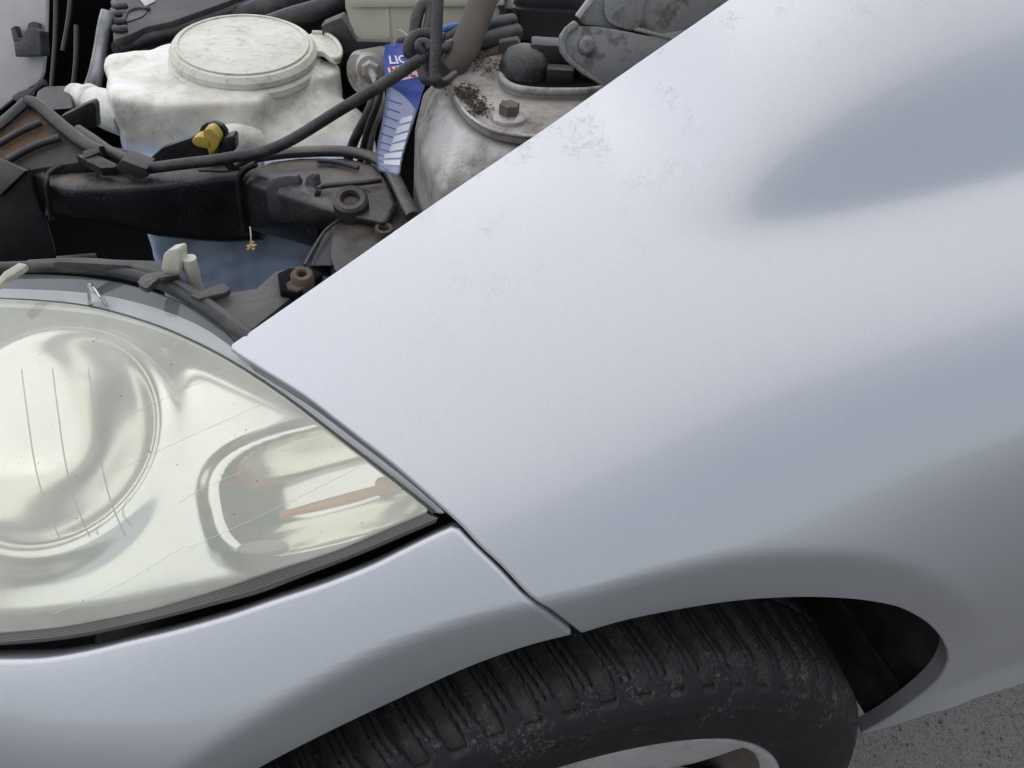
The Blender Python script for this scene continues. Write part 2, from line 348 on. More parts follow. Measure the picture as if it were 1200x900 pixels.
def prism_z(name, px, z, h, mat, parent=None, bev=0.002, smooth_n=0, tilt=None):
    """outline measured on the level plane z, going down by h"""
    pts = [PZ(x, y, z) for x, y in px]
    if smooth_n: pts = crom(pts, smooth_n, True)
    return prism(name, pts, (0, 0, -h), mat, parent, bev)
def prism_p(name, px, p0, n, h, mat, parent=None, bev=0.002, smooth_n=0):
    """outline measured on the plane through p0 with normal n, thickness h away from the viewer"""
    n = np.asarray(n, float)/np.linalg.norm(n)
    if np.dot(n, _f) > 0: n = -n
    pts = [PP(x, y, p0, n) for x, y in px]
    if smooth_n: pts = crom(pts, smooth_n, True)
    return prism(name, pts, -n*h, mat, parent, bev)
def hull_into(bm, pts):
    vs_ = [bm.verts.new(tuple(map(float, p))) for p in pts]
    r = bmesh.ops.convex_hull(bm, input=vs_)
    junk = [g for g in r['geom_interior'] if isinstance(g, bmesh.types.BMVert)]
    if junk: bmesh.ops.delete(bm, geom=junk, context='VERTS')
def hull(name, pts, mat, parent=None, bev=0.004, seg=3, sharp=60):
    bm = bmesh.new(); hull_into(bm, pts); bmesh.ops.dissolve_limit(bm, angle_limit=math.radians(4), verts=bm.verts, edges=bm.edges)
    bevel_bm(bm, bev, seg, 15); return from_bm(name, bm, mat, parent, True, sharp)
def remesh(o, voxel, smooth_it=6, fac=0.5):
    a = o.modifiers.new('r', 'REMESH'); a.mode = 'VOXEL'; a.voxel_size = voxel
    s = o.modifiers.new('s', 'SMOOTH'); s.iterations = smooth_it; s.factor = fac
    dg = bpy.context.evaluated_depsgraph_get(); me = bpy.data.meshes.new_from_object(o.evaluated_get(dg))
    old = o.data; o.modifiers.clear(); o.data = me; bpy.data.meshes.remove(old)
    me.polygons.foreach_set('use_smooth', [True]*len(me.polygons)); return o
def extrude_down(pts, z): return [np.array([p[0], p[1], z]) for p in pts]
def torus(name, c, axis, R, r, mat, parent=None, n=36, flat=1.0):
    u, v, a = frame(axis); c = np.asarray(c, float)
    pts = [c+R*(math.cos(t)*u+math.sin(t)*v) for t in np.linspace(0, 2*math.pi, n, endpoint=False)]
    bm = bmesh.new(); rings = []
    for i, p in enumerate(pts):
        rad = (p-c)/R
        rings.append([bm.verts.new(p+r*(math.cos(q)*rad+flat*math.sin(q)*a)) for q in np.linspace(0, 2*math.pi, 10, endpoint=False)])
    for i in range(n):
        for k in range(10): bm.faces.new((rings[i][k], rings[i][(k+1) % 10], rings[(i+1) % n][(k+1) % 10], rings[(i+1) % n][k]))
    return from_bm(name, bm, mat, parent)
def empty(name, loc=(0, 0, 0)):
    o = bpy.data.objects.new(name, None); COL.objects.link(o); o.location = loc; o.empty_display_size = 0.1; return o
def tag(o, label, cat, group=None):
    o['label'] = label; o['category'] = cat
    if group: o['group'] = group
    return o

# ------------------------------------------------------------------ ground
gs = 150.0
ground = mesh('ground', [(-gs, -gs, 0), (gs, -gs, 0), (gs, gs, 0), (-gs, gs, 0)], [(0, 1, 2, 3)], 'ground', None, False); ground['kind'] = 'structure'
bm = bmesh.new()
for i in range(1500):
    x = rng.uniform(0.3, 1.25); y = rng.uniform(-0.4, 0.7); s = float(rng.uniform(0.0008, 0.0028))*(1.8 if rng.random() < 0.06 else 1)
    vs0 = bmesh.ops.create_icosphere(bm, subdivisions=1, radius=s, matrix=Matrix.Translation((x, y, s*0.3)) @ Matrix.Rotation(rng.uniform(0, 6), 4, 'Z') @ Matrix.Diagonal((1, rng.uniform(0.6, 1), rng.uniform(0.5, 0.8), 1)))['verts']
    for v in vs0: v.co += Vector(rng.normal(size=3)*s*0.12)
grit = from_bm('grit', bm, 'pebble', None, False); grit['kind'] = 'stuff'; grit['label'] = 'loose grit and small stones lying on the asphalt'; grit['category'] = 'grit'

# ------------------------------------------------------------------ the car
car = tag(empty('car'), 'silver car with its hood open, hazy headlight, dusty engine bay and worn front tyre', 'car')

# --- body surface: height field over a plane tilted 45 degrees. w = inward+up, h = outward+up
SECT = {
 -0.62: [(.30, .20), (.27, .35), (.235, .5), (.22, .57), (.22, .595), (.23, .62), (.25, .64), (.285, .66), (.34, .675), (.42, .688), (.52, .70)],
 -0.50: [(.17, .20), (.15, .35), (.12, .5), (.105, .57), (.105, .60), (.115, .632), (.14, .66), (.185, .685), (.25, .705), (.33, .72), (.44, .733)],
 -0.35: [(.09, .20), (.06, .35), (.03, .5), (.012, .58), (.01, .615), (.022, .65), (.048, .68), (.092, .708), (.16, .735), (.24, .755), (.44, .78)],
 -0.20: [(.05, .20), (.02, .35), (-.03, .5), (-.05, .58), (-.036, .628), (-.008, .674), (.028, .716), (.076, .753), (.145, .785), (.23, .808), (.42, .832)],
 -0.05: [(.03, .20), (.00, .35), (-.03, .5), (-.06, .62), (-.045, .672), (-.020, .71), (.014, .752), (.06, .792), (.13, .831), (.21, .860), (.42, .893)],
  0.10: [(.025, .20), (-.002, .35), (-.028, .5), (-.056, .61), (-.046, .675), (-.024, .725), (.008, .776), (.05, .821), (.12, .864), (.21, .895), (.42, .925)],
  0.30: [(.025, .20), (-.004, .35), (-.024, .5), (-.034, .6), (-.034, .685), (-.024, .75), (.004, .808), (.046, .852), (.115, .895), (.21, .926), (.42, .955)],
  0.50: [(.025, .20), (-.005, .35), (-.025, .5), (-.035, .6), (-.035, .69), (-.025, .76), (.002, .822), (.043, .868), (.11, .914), (.21, .948), (.42, .978)],
  0.85: [(.025, .20), (-.005, .35), (-.025, .5), (-.035, .6), (-.035, .70), (-.025, .775), (.002, .84), (.042, .888), (.11, .935), (.21, .97), (.42, 1.0)],
}
def nat_spline(x, y, q):
    x = np.asarray(x, float); y = np.asarray(y, float); n = len(x); h = np.diff(x)
    A = np.eye(n); b = np.zeros(n)
    for i in range(1, n-1):
        A[i, i-1] = h[i-1]; A[i, i] = 2*(h[i-1]+h[i]); A[i, i+1] = h[i]
        b[i] = 6*((y[i+1]-y[i])/h[i]-(y[i]-y[i-1])/h[i-1])
    m2 = np.linalg.solve(A, b)
    q = np.asarray(q, float); qc = np.clip(q, x[0], x[-1]); i = np.clip(np.searchsorted(x, qc)-1, 0, n-2)
    a = (x[i+1]-qc)/h[i]; c = (qc-x[i])/h[i]
    val = a*y[i]+c*y[i+1]+((a**3-a)*m2[i]+(c**3-c)*m2[i+1])*h[i]**2/6
    s0 = (y[1]-y[0])/h[0]-h[0]*(2*m2[0]+m2[1])/6; s1 = (y[-1]-y[-2])/h[-1]+h[-1]*(m2[-2]+2*m2[-1])/6
    return np.where(q < x[0], y[0]+s0*(q-x[0]), np.where(q > x[-1], y[-1]+s1*(q-x[-1]), val))
S2 = math.sqrt(2)
GX = np.linspace(-0.62, 0.85, 421); GW = np.linspace(0.12, 1.02, 361)
xs = sorted(SECT)
tab = []
for x in xs:
    yz = np.array(SECT[x]); ww = (yz[:, 0]+yz[:, 1])/S2; hh = (yz[:, 1]-yz[:, 0])/S2
    tab.append(nat_spline(ww, hh, GW))
tab = np.array(tab)
GH = np.array([nat_spline(xs, tab[:, j], GX) for j in range(len(GW))]).T      # [x, w]
def blur(A, sx, sw):
    for ax, s in ((0, sx), (1, sw)):
        if s <= 0: continue
        r = int(3*s)+1; k = np.exp(-0.5*(np.arange(-r, r+1)/s)**2); k /= k.sum()
        # linear extrapolation at the borders
        B = np.moveaxis(A, ax, 0)
        lo = B[0]+(B[0]-B[1])*np.arange(r, 0, -1).reshape(-1, *([1]*(B.ndim-1))); hi = B[-1]+(B[-1]-B[-2])*np.arange(1, r+1).reshape(-1, *([1]*(B.ndim-1)))
        C = np.concatenate([lo, B, hi]); D = sum(k[i]*C[i:i+len(B)] for i in range(2*r+1))
        A = np.moveaxis(D, 0, ax)
    return A
GH = blur(GH, 9, 6)
dgx = GX[1]-GX[0]; dgw = GW[1]-GW[0]
def cubic(f):
    return [-.5*f+f*f-.5*f**3, 1-2.5*f*f+1.5*f**3, .5*f+2*f*f-1.5*f**3, -.5*f*f+.5*f**3]
def H(x, w):
    x = np.atleast_1d(np.asarray(x, float)); w = np.atleast_1d(np.asarray(w, float))
    fx = np.clip((x-GX[0])/dgx, 1, len(GX)-2.001); fw = np.clip((w-GW[0])/dgw, 1, len(GW)-2.001)
    i = fx.astype(int); j = fw.astype(int); cx = cubic(fx-i); cw = cubic(fw-j); out = 0
    for a in range(4):
        for b in range(4):
            out = out+cx[a]*cw[b]*GH[np.clip(i+a-1, 0, len(GX)-1), np.clip(j+b-1, 0, len(GW)-1)]
    return out
def toxwh(P): P = np.asarray(P); return P[..., 0], (P[..., 1]+P[..., 2])/S2, (P[..., 2]-P[..., 1])/S2
def S(x, w, off=0.0):
    """points of the body surface, moved by off along the surface normal"""
    x = np.atleast_1d(np.asarray(x, float)); w = np.atleast_1d(np.asarray(w, float)); h = H(x, w)
    P = np.stack([x, (w-h)/S2, (w+h)/S2], -1)
    if np.any(off): P = P+SN(x, w)*np.reshape(off, (-1, 1))
    return P
def SN(x, w):
    e = 0.002; hx = (H(np.asarray(x)+e, w)-H(np.asarray(x)-e, w))/(2*e); hw = (H(x, np.asarray(w)+e)-H(x, np.asarray(w)-e))/(2*e)
    n = np.stack([-hx, (-hw-1)/S2, (1-hw)/S2], -1)
    return n/np.linalg.norm(n, axis=-1, keepdims=True)
def hit(px, py):
    """(x, w) where the sight line through a photograph point meets the body surface"""
    d = ray(px, py); ts = np.linspace(0.2, 1.6, 141); P = CAM+ts[:, None]*d
    x, w_, h = toxwh(P); g = h-H(x, w_); k = np.where((g[:-1] > 0) & (g[1:] <= 0))[0]
    if len(k) == 0: k = [int(np.argmin(np.abs(g[:-1])))]; t0, t1 = ts[k[0]], ts[k[0]]
    else: t0, t1 = ts[k[0]], ts[k[0]+1]
    for _ in range(17):
        tm = (t0+t1)/2; x, w_, h = toxwh(CAM+tm*d)
        if h-H(x, w_)[0] > 0: t0 = tm
        else: t1 = tm
    x, w_, h = toxwh(CAM+tm*d); return np.array([float(x), float(w_)])
def hits(px): return [hit(*p) for p in px]
XX, WW = np.meshgrid(GX, GW, indexing='ij')
def sd_poly(path):
    """signed distance of the grid to an open polyline in (x, w); positive to its left"""
    best = np.full(XX.shape, 1e9); sg = np.zeros(XX.shape); al = np.zeros(XX.shape); acc = 0
    m = len(path)-1
    for i, (a, b) in enumerate(zip(path[:-1], path[1:])):
        d = b-a; ln = np.linalg.norm(d); t = ((XX-a[0])*d[0]+(WW-a[1])*d[1])/ln**2
        tc = np.clip(t, -1e9 if i == 0 else 0, 1e9 if i == m-1 else 1)
        dx = XX-a[0]-tc*d[0]; dw = WW-a[1]-tc*d[1]; dd = np.hypot(dx, dw)
        s = np.sign(d[0]*dw-d[1]*dx); u = dd < best
        best = np.where(u, dd, best); sg = np.where(u, s, sg); al = np.where(u, acc+tc*ln, al); acc += ln
    return best*sg, al
def softp(d, s): return 0.5*(d+np.sqrt(d*d+s*s))
def sstep(a, b, v): t = np.clip((v-a)/(b-a), 0, 1); return t*t*(3-2*t)
# sculpted step behind the shoulder (starts at a soft tip, widens to the rear)
tip = hit(752, 286)
c1 = [tip]+hits([(850, 190), (925, 95), (990, 15)])
c2 = [tip]+hits([(900, 272), (1050, 240), (1199, 202)])
d1, a1 = sd_poly(crom(c1, 6)); d2, a2 = sd_poly(crom(c2, 6))
k = 0.80*sstep(-0.02, 0.07, a2)
step = k*(softp(d2, 0.013)-softp(d1, 0.026))
step = 0.24*np.tanh(np.maximum(step, 0)/0.24)
GH = GH+blur(step, 2.5, 2.5)
# rolled wheel-arch lip: the surface turns under below this line
lip = crom([np.array(p) for p in hits([(150, 945), (225, 893), (300, 846), (400, 790), (470, 757), (560, 727), (640, 708), (690, 697), (770, 675), (870, 655), (950, 650), (1030, 655), (1090, 676), (1135, 715), (1150, 760), (1120, 805), (1060, 848)])], 8)
dl, al = sd_poly(lip)
tot_len = float(np.sum(np.linalg.norm(np.diff(np.array(lip), axis=0), axis=1)))
fade = 1-sstep(0.66, 0.86, al/tot_len)
GH = GH-(1.10*fade+0.10*(1-fade))*blur(softp(-dl, 0.003), 0.7, 0.7)+(0.95*fade+0.10*(1-fade))*0.0
# flared lower sill edge
sl, _a = sd_poly([np.array(p) for p in hits([(1090, 812), (1199, 775)])])
GH = GH+0.5*blur(softp(-sl, 0.005), 1, 1)*sstep(0.34, 0.42, XX)

def patch(name, poly, mat, parent, step_=0.007, off=0.0, rim=0.0025, depth_=0.014, disp=None, flange_in=0.0, thick=True):
    """a panel of the body surface cut to a closed (x, w) outline, with a rounded edge and a folded flange"""
    P = np.array(poly)
    q = P[:, 0]*np.roll(P[:, 1], -1)-np.roll(P[:, 0], -1)*P[:, 1]
    if q.sum() < 0: P = P[::-1]
    # resample the outline evenly
    out = []
    for a, b in zip(P, np.roll(P, -1, axis=0)):
        ln = np.linalg.norm(b-a); n = max(1, int(round(ln/(step_*0.6))))
        for i in range(n): out.append(a+(b-a)*i/n)
    P = np.array(out); nb = len(P)
    if thick:
        tg_ = np.roll(P, -1, axis=0)-np.roll(P, 1, axis=0); tg_ /= np.linalg.norm(tg_, axis=1, keepdims=True)+1e-12
        Q0 = P; P = P-np.stack([tg_[:, 1], -tg_[:, 0]], -1)*rim*0.9
        dm = np.full(len(P), 1e9)     # drop points that end up too near the outline at tight corners
        for a, b in zip(Q0, np.roll(Q0, -1, axis=0)):
            d = b-a; t = np.clip(((P-a)@d)/(d@d+1e-15), 0, 1); dm = np.minimum(dm, np.linalg.norm(P-a-t[:, None]*d, axis=1))
        keep = dm > rim*0.9*0.8; P = P[keep]; Q0 = Q0[keep]
        for _ in range(6):            # drop points that fold over at tight corners
            e0 = np.roll(Q0, -1, axis=0)-Q0; e1 = np.roll(P, -1, axis=0)-P
            bad = np.sum(e0*e1, axis=1) < 0.15*np.sum(e0*e0, axis=1)
            if not bad.any(): break
            keep = ~bad; P = P[keep]; Q0 = Q0[keep]
        nb = len(P)
    x0, w0 = P.min(0); x1, w1 = P.max(0)
    gx, gw = np.meshgrid(np.arange(x0, x1, step_), np.arange(w0, w1, step_), indexing='ij'); Q = np.stack([gx.ravel(), gw.ravel()], -1)
    # points inside, not too near the outline
    A = P; B = np.roll(P, -1, axis=0)
    ins = np.zeros(len(Q), bool); dmin = np.full(len(Q), 1e9)
    for a, b in zip(A, B):
        c = (a[1] > Q[:, 1]) != (b[1] > Q[:, 1])
        with np.errstate(divide='ignore', invalid='ignore'):
            xi = (b[0]-a[0])*(Q[:, 1]-a[1])/(b[1]-a[1])+a[0]
        ins ^= c & (Q[:, 0] < xi)
        d = b-a; t = np.clip(((Q-a)@d)/(d@d+1e-15), 0, 1); dmin = np.minimum(dmin, np.linalg.norm(Q-a-t[:, None]*d, axis=1))
    Q = Q[ins & (dmin > step_*0.45)]
    allp = np.concatenate([P, Q])
    vs_, _e, fs, ov, _oe, _of = delaunay_2d_cdt([Vector(map(float, p)) for p in allp], [(i, (i+1) % nb) for i in range(nb)], [list(range(nb))], 1, 1e-7)
    XW = np.array([tuple(v) for v in vs_])
    offv = np.full(len(XW), off)
    if disp is not None: offv = offv+disp(XW)
    V = S(XW[:, 0], XW[:, 1], offv)
    if disp is None: NV = SN(XW[:, 0], XW[:, 1])
    else:
        def full(Q): return S(Q[:, 0], Q[:, 1], off+disp(Q))
        e_ = 0.0012; ex = np.array([e_, 0]); ew = np.array([0, e_])
        NV = np.cross(full(XW+ex)-full(XW-ex), full(XW+ew)-full(XW-ew)); NV /= np.linalg.norm(NV, axis=1, keepdims=True)+1e-12
        NV *= np.sign(np.sum(NV*SN(XW[:, 0], XW[:, 1]), axis=1, keepdims=True))
    V = [tuple(v) for v in V]; F = [tuple(f) for f in fs]; nn = [tuple(n) for n in NV]; n_top = len(V)
    tags_xw = [tuple(t) for t in XW]
    if thick:
        idx = {}
        for i, o_ in enumerate(ov):
            for k_ in o_:
                if k_ < nb: idx[k_] = i
        loop = [idx[i] for i in range(nb) if i in idx]
        Lp = np.array([V[i] for i in loop]); Ln = np.array([nn[i] for i in loop])
        tg = np.roll(Lp, -1, axis=0)-np.roll(Lp, 1, axis=0); tg /= np.linalg.norm(tg, axis=1, keepdims=True)+1e-12
        outw = np.cross(tg, Ln); outw /= np.linalg.norm(outw, axis=1, keepdims=True)+1e-12
        prev = loop
        seq = [(rim*math.sin(a), -rim*(1-math.cos(a)), a) for a in (0.4, 0.8, 1.2, 1.571)]+[(rim-flange_in*0.5, -depth_*0.5, 1.571), (rim-flange_in, -depth_, 1.571)]
        for (so, sn, a) in seq:
            base = len(V)
            ring = Lp+outw*so+Ln*sn; rn = outw*math.sin(a)+Ln*math.cos(a)
            V += [tuple(v) for v in ring]; nn += [tuple(v) for v in rn]
            tags_xw += [tags_xw[i] for i in loop]
            cur = list(range(base, base+len(loop)))
            m = len(loop)
            for i in range(m): F.append((prev[i], cur[i], cur[(i+1) % m], prev[(i+1) % m]))
            prev = cur
    me = bpy.data.meshes.new(name); me.from_pydata(V, [], F)
    # make all the top triangles face outwards
    me.update()
    o = link(name, me, mat, parent)
    bm_ = bmesh.new(); bm_.from_mesh(me); bm_.faces.ensure_lookup_table()
    if thick: bmesh.ops.recalc_face_normals(bm_, faces=bm_.faces)
    bm_.faces.ensure_lookup_table()
    if bm_.faces[0].normal.dot(Vector(nn[bm_.faces[0].verts[0].index])) < 0: bmesh.ops.reverse_faces(bm_, faces=bm_.faces)
    bm_.to_mesh(me); bm_.free()
    me.polygons.foreach_set('use_smooth', [True]*len(me.polygons))
    me.normals_split_custom_set_from_vertices(nn)
    return o, np.array(tags_xw)
def add_attr(o, name, vals):
    a = o.data.attributes.new(name, 'FLOAT', 'POINT'); a.data.foreach_set('value', np.asarray(vals, np.float32))

def smooth_px(pts, n=6): return [tuple(p) for p in crom([np.array(p, float) for p in pts], n)]
# outlines as measured in the photograph
PX_HOOD = [(283, 393), (400, 312), (480, 256), (560, 201), (640, 147), (720, 90), (800, 35), (853, -2), (910, -42)]
PX_HOOD = [tuple(p) for p in crom([np.array(p, float) for p in PX_HOOD], 4)]
PX_TIP = [(269, 408), (268.5, 404.5), (270.5, 401.5), (275, 398.5)]
PX_FRONT = smooth_px([(280, 416), (315, 438), (355, 463), (389, 489), (423, 515.5), (458, 543), (489, 570), (520, 598), (540, 616), (560, 638), (588, 664), (614, 692), (632, 708), (644, 716), (660, 728), (679, 743)], 3)
PX_ARCH = smooth_px([(681, 744), (725, 731), (770, 721), (815, 713), (860, 706.5), (905, 703), (950, 702), (1000, 704.5), (1040, 711), (1062, 719), (1085, 733), (1102, 751), (1110, 769), (1108, 783), (1098, 799), (1074, 820), (1035, 846), (1003, 863)], 4)
PX_SILL = [(1003, 863.5), (1086, 838), (1140, 820.5), (1199, 802)]
f_poly = hits(PX_TIP[::-1][:0]+[PX_TIP[0]]+PX_TIP[1:]+PX_HOOD)
top_last = f_poly[-1]; sill_pts = hits(PX_SILL); e = sill_pts[-1]; dirv = (sill_pts[-1]-sill_pts[0]); dirv /= np.linalg.norm(dirv)
f_poly += [np.array([0.30, top_last[1]+0.03]), np.array([0.70, top_last[1]+0.06]), e+dirv*((0.70-e[0])/dirv[0])]
f_poly += sill_pts[::-1]+hits(PX_ARCH[::-1][1:])+hits(PX_FRONT[::-1])
fender, fx = patch('front_fender', f_poly, 'paint', car, 0.0045, depth_=0.016)
fender['label'] = 'silver front fender with smudges along the hood gap'
hood_xw = np.array(hits(PX_HOOD))
dd = np.min(np.linalg.norm(fx[:, None]-np.array(crom(list(hood_xw), 6))[None], axis=2), axis=1)
add_attr(fender, 'smudge', np.clip(1-dd/0.11, 0, 1)*sstep(-0.14, 0.0, fx[:, 0]))
sp = np.array(hits([(1110, 660), (1150, 690)])).mean(0)
add_attr(fender, 'splash', np.clip(1-np.linalg.norm(fx-sp, axis=1)/0.10, 0, 1)*0.8)

PX_BTOP = smooth_px([(-300, 640), (-250, 716), (-170, 764), (-80, 774), (0, 773.5), (50, 772), (100, 764), (150, 752), (200, 740.5), (267, 722), (317, 705), (367, 689), (400, 677), (437, 662), (470, 645.5), (507, 627.5), (529, 618)], 3)
PX_BSEAM = smooth_px([(538, 620.5), (557, 640), (585, 667), (611, 695), (629, 711), (641.5, 719), (657.5, 731), (671, 741.5)], 3)
PX_BARCH = smooth_px([(672, 745.5), (610, 762), (540, 788), (470, 820), (400, 853), (340, 883), (310, 899), (270, 922), (225, 952), (190, 980)], 3)
b_poly = hits(PX_BTOP)+hits(PX_BSEAM)+hits(PX_BARCH)
b_poly += [np.array([b_poly[-1][0]-0.05, 0.30]), np.array([-0.60, 0.30]), np.array([-0.60, b_poly[0][1]])]
bumper, bx_ = patch('front_bumper', b_poly, 'paint', car, 0.0045, rim=0.003, depth_=0.02)
sp = hit(60, 815)
add_attr(bumper, 'smudge', np.zeros(len(bx_))); add_attr(bumper, 'splash', np.clip(1-np.linalg.norm(bx_-sp, axis=1)/0.035, 0, 1)*0.9)

# --- headlight
headlight = empty('headlight'); headlight.parent = car; headlight['label'] = 'hazy headlight with chrome reflector and amber signal bulb'
PX_LTOP = smooth_px([(-236, 500), (-205, 425), (-150, 375), (-80, 352), (-30, 347), (0, 347), (50, 350), (100, 356), (150, 369), (200, 387), (262, 418), (330, 462), (400, 516), (450, 555), (485, 583), (508, 602)], 3)
PX_LBOT = smooth_px([(499, 602), (455, 620), (425, 633), (400, 643.5), (367, 655), (317, 671), (267, 688), (200, 708), (167, 717), (117, 727), (67, 736), (0, 742.5), (-70, 746), (-150, 738), (-210, 690), (-240, 590)], 3)
PX_RIM = smooth_px([(-266, 500), (-230, 400), (-160, 340), (-80, 315), (-30, 311), (0, 312), (50, 313), (100, 317), (150, 327), (200, 344), (240, 366), (268, 393), (279, 414), (315.5, 437.5), (355.5, 462.5), (389.5, 488.5), (423.5, 515.5), (458.5, 543.5), (489, 570), (519, 598), (526, 605)], 3)
PX_LOW = smooth_px([(518, 610.5), (470, 631), (435, 646), (400, 660), (350, 679), (300, 698), (250, 711), (200, 724), (150, 736), (100, 747), (50, 754), (0, 758), (-70, 761), (-160, 754), (-235, 700), (-268, 590)], 3)
lens_poly = hits(PX_LTOP)+hits(PX_LBOT)
def bulge(XW):
    return 0.0*XW[:, 0]
lens, _x = patch('lens', lens_poly, 'lens', headlight, 0.008, off=-0.002, rim=0.0015, depth_=0.006)
lens['label'] = 'yellowed hazy clear lens of the headlight'
rim_poly = hits(PX_RIM)+hits(PX_LTOP[::-1])
rim_o, _x = patch('lens_rim', rim_poly, 'lens_rim', headlight, 0.006, off=-0.007, rim=0.001, depth_=0.004)
low_poly = hits(PX_LBOT)+hits(PX_LOW[::-1])
low_o, _x = patch('lens_lower_strip', low_poly, 'strip', headlight, 0.006, off=-0.005, rim=0.001, depth_=0.01)
# fine ribs along the lower strip
def lerp_px(A, B, t, n=40):
    A = np.array(A); B = np.array(B)
    def rs(C):
        s = np.concatenate([[0], np.cumsum(np.linalg.norm(np.diff(C, axis=0), axis=1))]); q = np.linspace(0, s[-1], n)
        return np.stack([np.interp(q, s, C[:, 0]), np.interp(q, s, C[:, 1])], -1)
    return rs(A)*(1-t)+rs(B)*t
for t in (0.06, 0.18, 0.30, 0.42, 0.54, 0.66):
    xw = np.array(hits(lerp_px(PX_LBOT, PX_LOW, t))); P = S(xw[:, 0], xw[:, 1], -0.0038)
    tube('strip_rib', P, 0.00045, 'strip_line', headlight, 6, 1)
xw = np.array(hits(lerp_px(PX_LTOP, PX_LTOP, 0, 60))); tube('lens_seam', S(xw[:, 0], xw[:, 1], -0.0035), 0.0013, 'grey_plastic', headlight, 8, 1)
# reflector shell behind the lens
def px_fields(XW):
    P = S(XW[:, 0], XW[:, 1], -0.03); d = P-CAM; z = d@_f
    return 600+FPX*(d@_r)/z, 450-FPX*(d@_u)/z
_hx = np.array(hits([(20, 490), (370, 560), (150, 480)]))
BOWL, CUP = _hx[0], _hx[1]
def refl(XW):
    d = XW-BOWL; r = np.hypot(d[:, 0], d[:, 1])/0.070
    bowl = -0.026*np.clip(1-r**2, 0, 1)**1.6
    sh = 0.007*np.exp(-((r-1.05)/0.16)**2)
    # turn-signal cup: stretched, rotated towards the apex of the lamp
    ax = np.array(hit(480, 545))-np.array(hit(290, 590)); ax /= np.linalg.norm(ax); bx2 = np.array([-ax[1], ax[0]])
    c = XW-CUP; u = (c@ax)/0.064; v = (c@bx2)/0.038
    e4 = (np.abs(u)**3+np.abs(v)**3)**(1/3)
    cup = -0.030*np.clip(1-e4**4, 0, 1)**1.4+0.005*np.exp(-((e4-1.05)/0.14)**2)
    side = -0.03*sstep(1.0, 2.2, r)
    return -0.030+bowl+sh+cup+side*0.3
ref_poly = hits(smooth_px([(-230, 500), (-200, 428), (-146, 380), (-80, 357), (0, 352), (100, 360), (200, 392), (262, 423), (330, 467), (400, 521), (485, 588), (498, 600), (450, 622), (350, 661), (250, 693), (150, 720), (0, 742), (-70, 745), (-148, 734), (-204, 688), (-233, 590)], 3))
refl_o, _x = patch('reflector', ref_poly, 'chrome', headlight, 0.0022, disp=refl, thick=False)
# amber bulb, its reflection modelled as an amber streak, bulb shield bars and the housing
def hs(px, py, off): q = hit(px, py); return S(q[0], q[1], off)[0]
tube('bulb_reflection', [hs(300, 602, -0.040), hs(345, 592, -0.042), hs(390, 582, -0.040), hs(436, 571, -0.034)], [0.0018, 0.0030, 0.0034, 0.0030], 'amber', headlight, 14)
tube('signal_holder', [hs(436, 571, -0.034), hs(464, 561, -0.026)], [0.0070, 0.0060], 'amber', headlight, 14, 1)
prism('pocket_shade', [hs(293+32*math.cos(t), 644+9*math.sin(t)+6*math.cos(t)*-0.3, -0.020) for t in np.linspace(0, 2*math.pi, 24, endpoint=False)], (0, 0, -0.004), 'signal_grey', headlight, 0.0006)  # grey disc painted as the dark hole below the signal cup
for sc_ in ([(139, 490), (200, 461), (269, 430)], [(139, 548), (230, 506), (326, 463)], [(220, 642), (320, 597), (419, 547)], [(60, 720), (130, 690), (215, 640)], [(205, 590), (240, 570), (282, 552)]):
    q_ = np.array(hits(smooth_px(sc_, 6))); tube('lens_scratch', S(q_[:, 0], q_[:, 1], -0.0019), 0.00013, 'bezel', headlight, 5, 1)
for xpx in (8, 45, 88):
    q_ = np.array(hits([(xpx-6, 415), (xpx, 470), (xpx+8, 530), (xpx+20, 580), (xpx+38, 625)])); q_ = np.array(crom(list(q_), 8))
    tube('reflector_flute', S(q_[:, 0], q_[:, 1], -0.018), 0.00042, 'signal_grey', headlight, 6, 1)
# housing wall that closes the lamp: skirts down from the lens outline
loop = np.array(hits(PX_RIM)+hits(PX_LOW)); Pt = S(loop[:, 0], loop[:, 1], -0.011); Pb = S(loop[:, 0], loop[:, 1], -0.13)
n_ = len(loop); V = list(Pt)+list(Pb); F = [(i, (i+1) % n_, n_+(i+1) % n_, n_+i) for i in range(n_)]+[tuple(range(n_, 2*n_))]
mesh('housing', V, F, 'plastic_clean', headlight)
# bezel lip under the clear rim, the light it catches painted whitish
ch_poly = hits(lerp_px(PX_RIM, PX_LTOP, 0.34, 40))+hits(lerp_px(PX_RIM, PX_LTOP, 0.97, 40)[::-1])
ch, _x = patch('rim_bezel', ch_poly, 'bezel', headlight, 0.006, off=-0.013, thick=False)

# --- wheel
wheel = empty('front_wheel'); wheel.parent = car
WC = np.array([0.0, 0.063, 0.304]); ST = -0.026
def wpt(r, th, off):      # off = distance outward from the wheel's middle plane
    x = r*math.cos(th); z = r*math.sin(th)
    return np.array([WC[0]+x*math.cos(ST)+off*math.sin(ST), WC[1]+x*math.sin(ST)-off*math.cos(ST), WC[2]+z])
TR = 0.3035
prof = []                 # (r, off, tread coordinate or None) from the inner bead round to the outer bead
for o_, r_ in [(-.088, .205), (-.098, .225), (-.103, .25), (-.098, .272), (-.090, .286)]: prof.append((r_, o_, None))
for s in np.linspace(-1, 1, 72):
    a = abs(s); o_ = 0.088*s; r_ = TR-0.004*a**2-0.012*max(0, (a-0.72)/0.28)**2.2; prof.append((r_, o_, s))
for o_, r_ in [(.0925, .283), (.0955, .277), (.0975, .272), (.0985, .2705), (.0985, .2685), (.1, .262), (.1025, .25), (.101, .238), (.097, .229), (.0945, .2275), (.0945, .2255), (.091, .219), (.087, .2145), (.083, .2125)]: prof.append((r_, o_, None))
NT = 3000; PER = 70
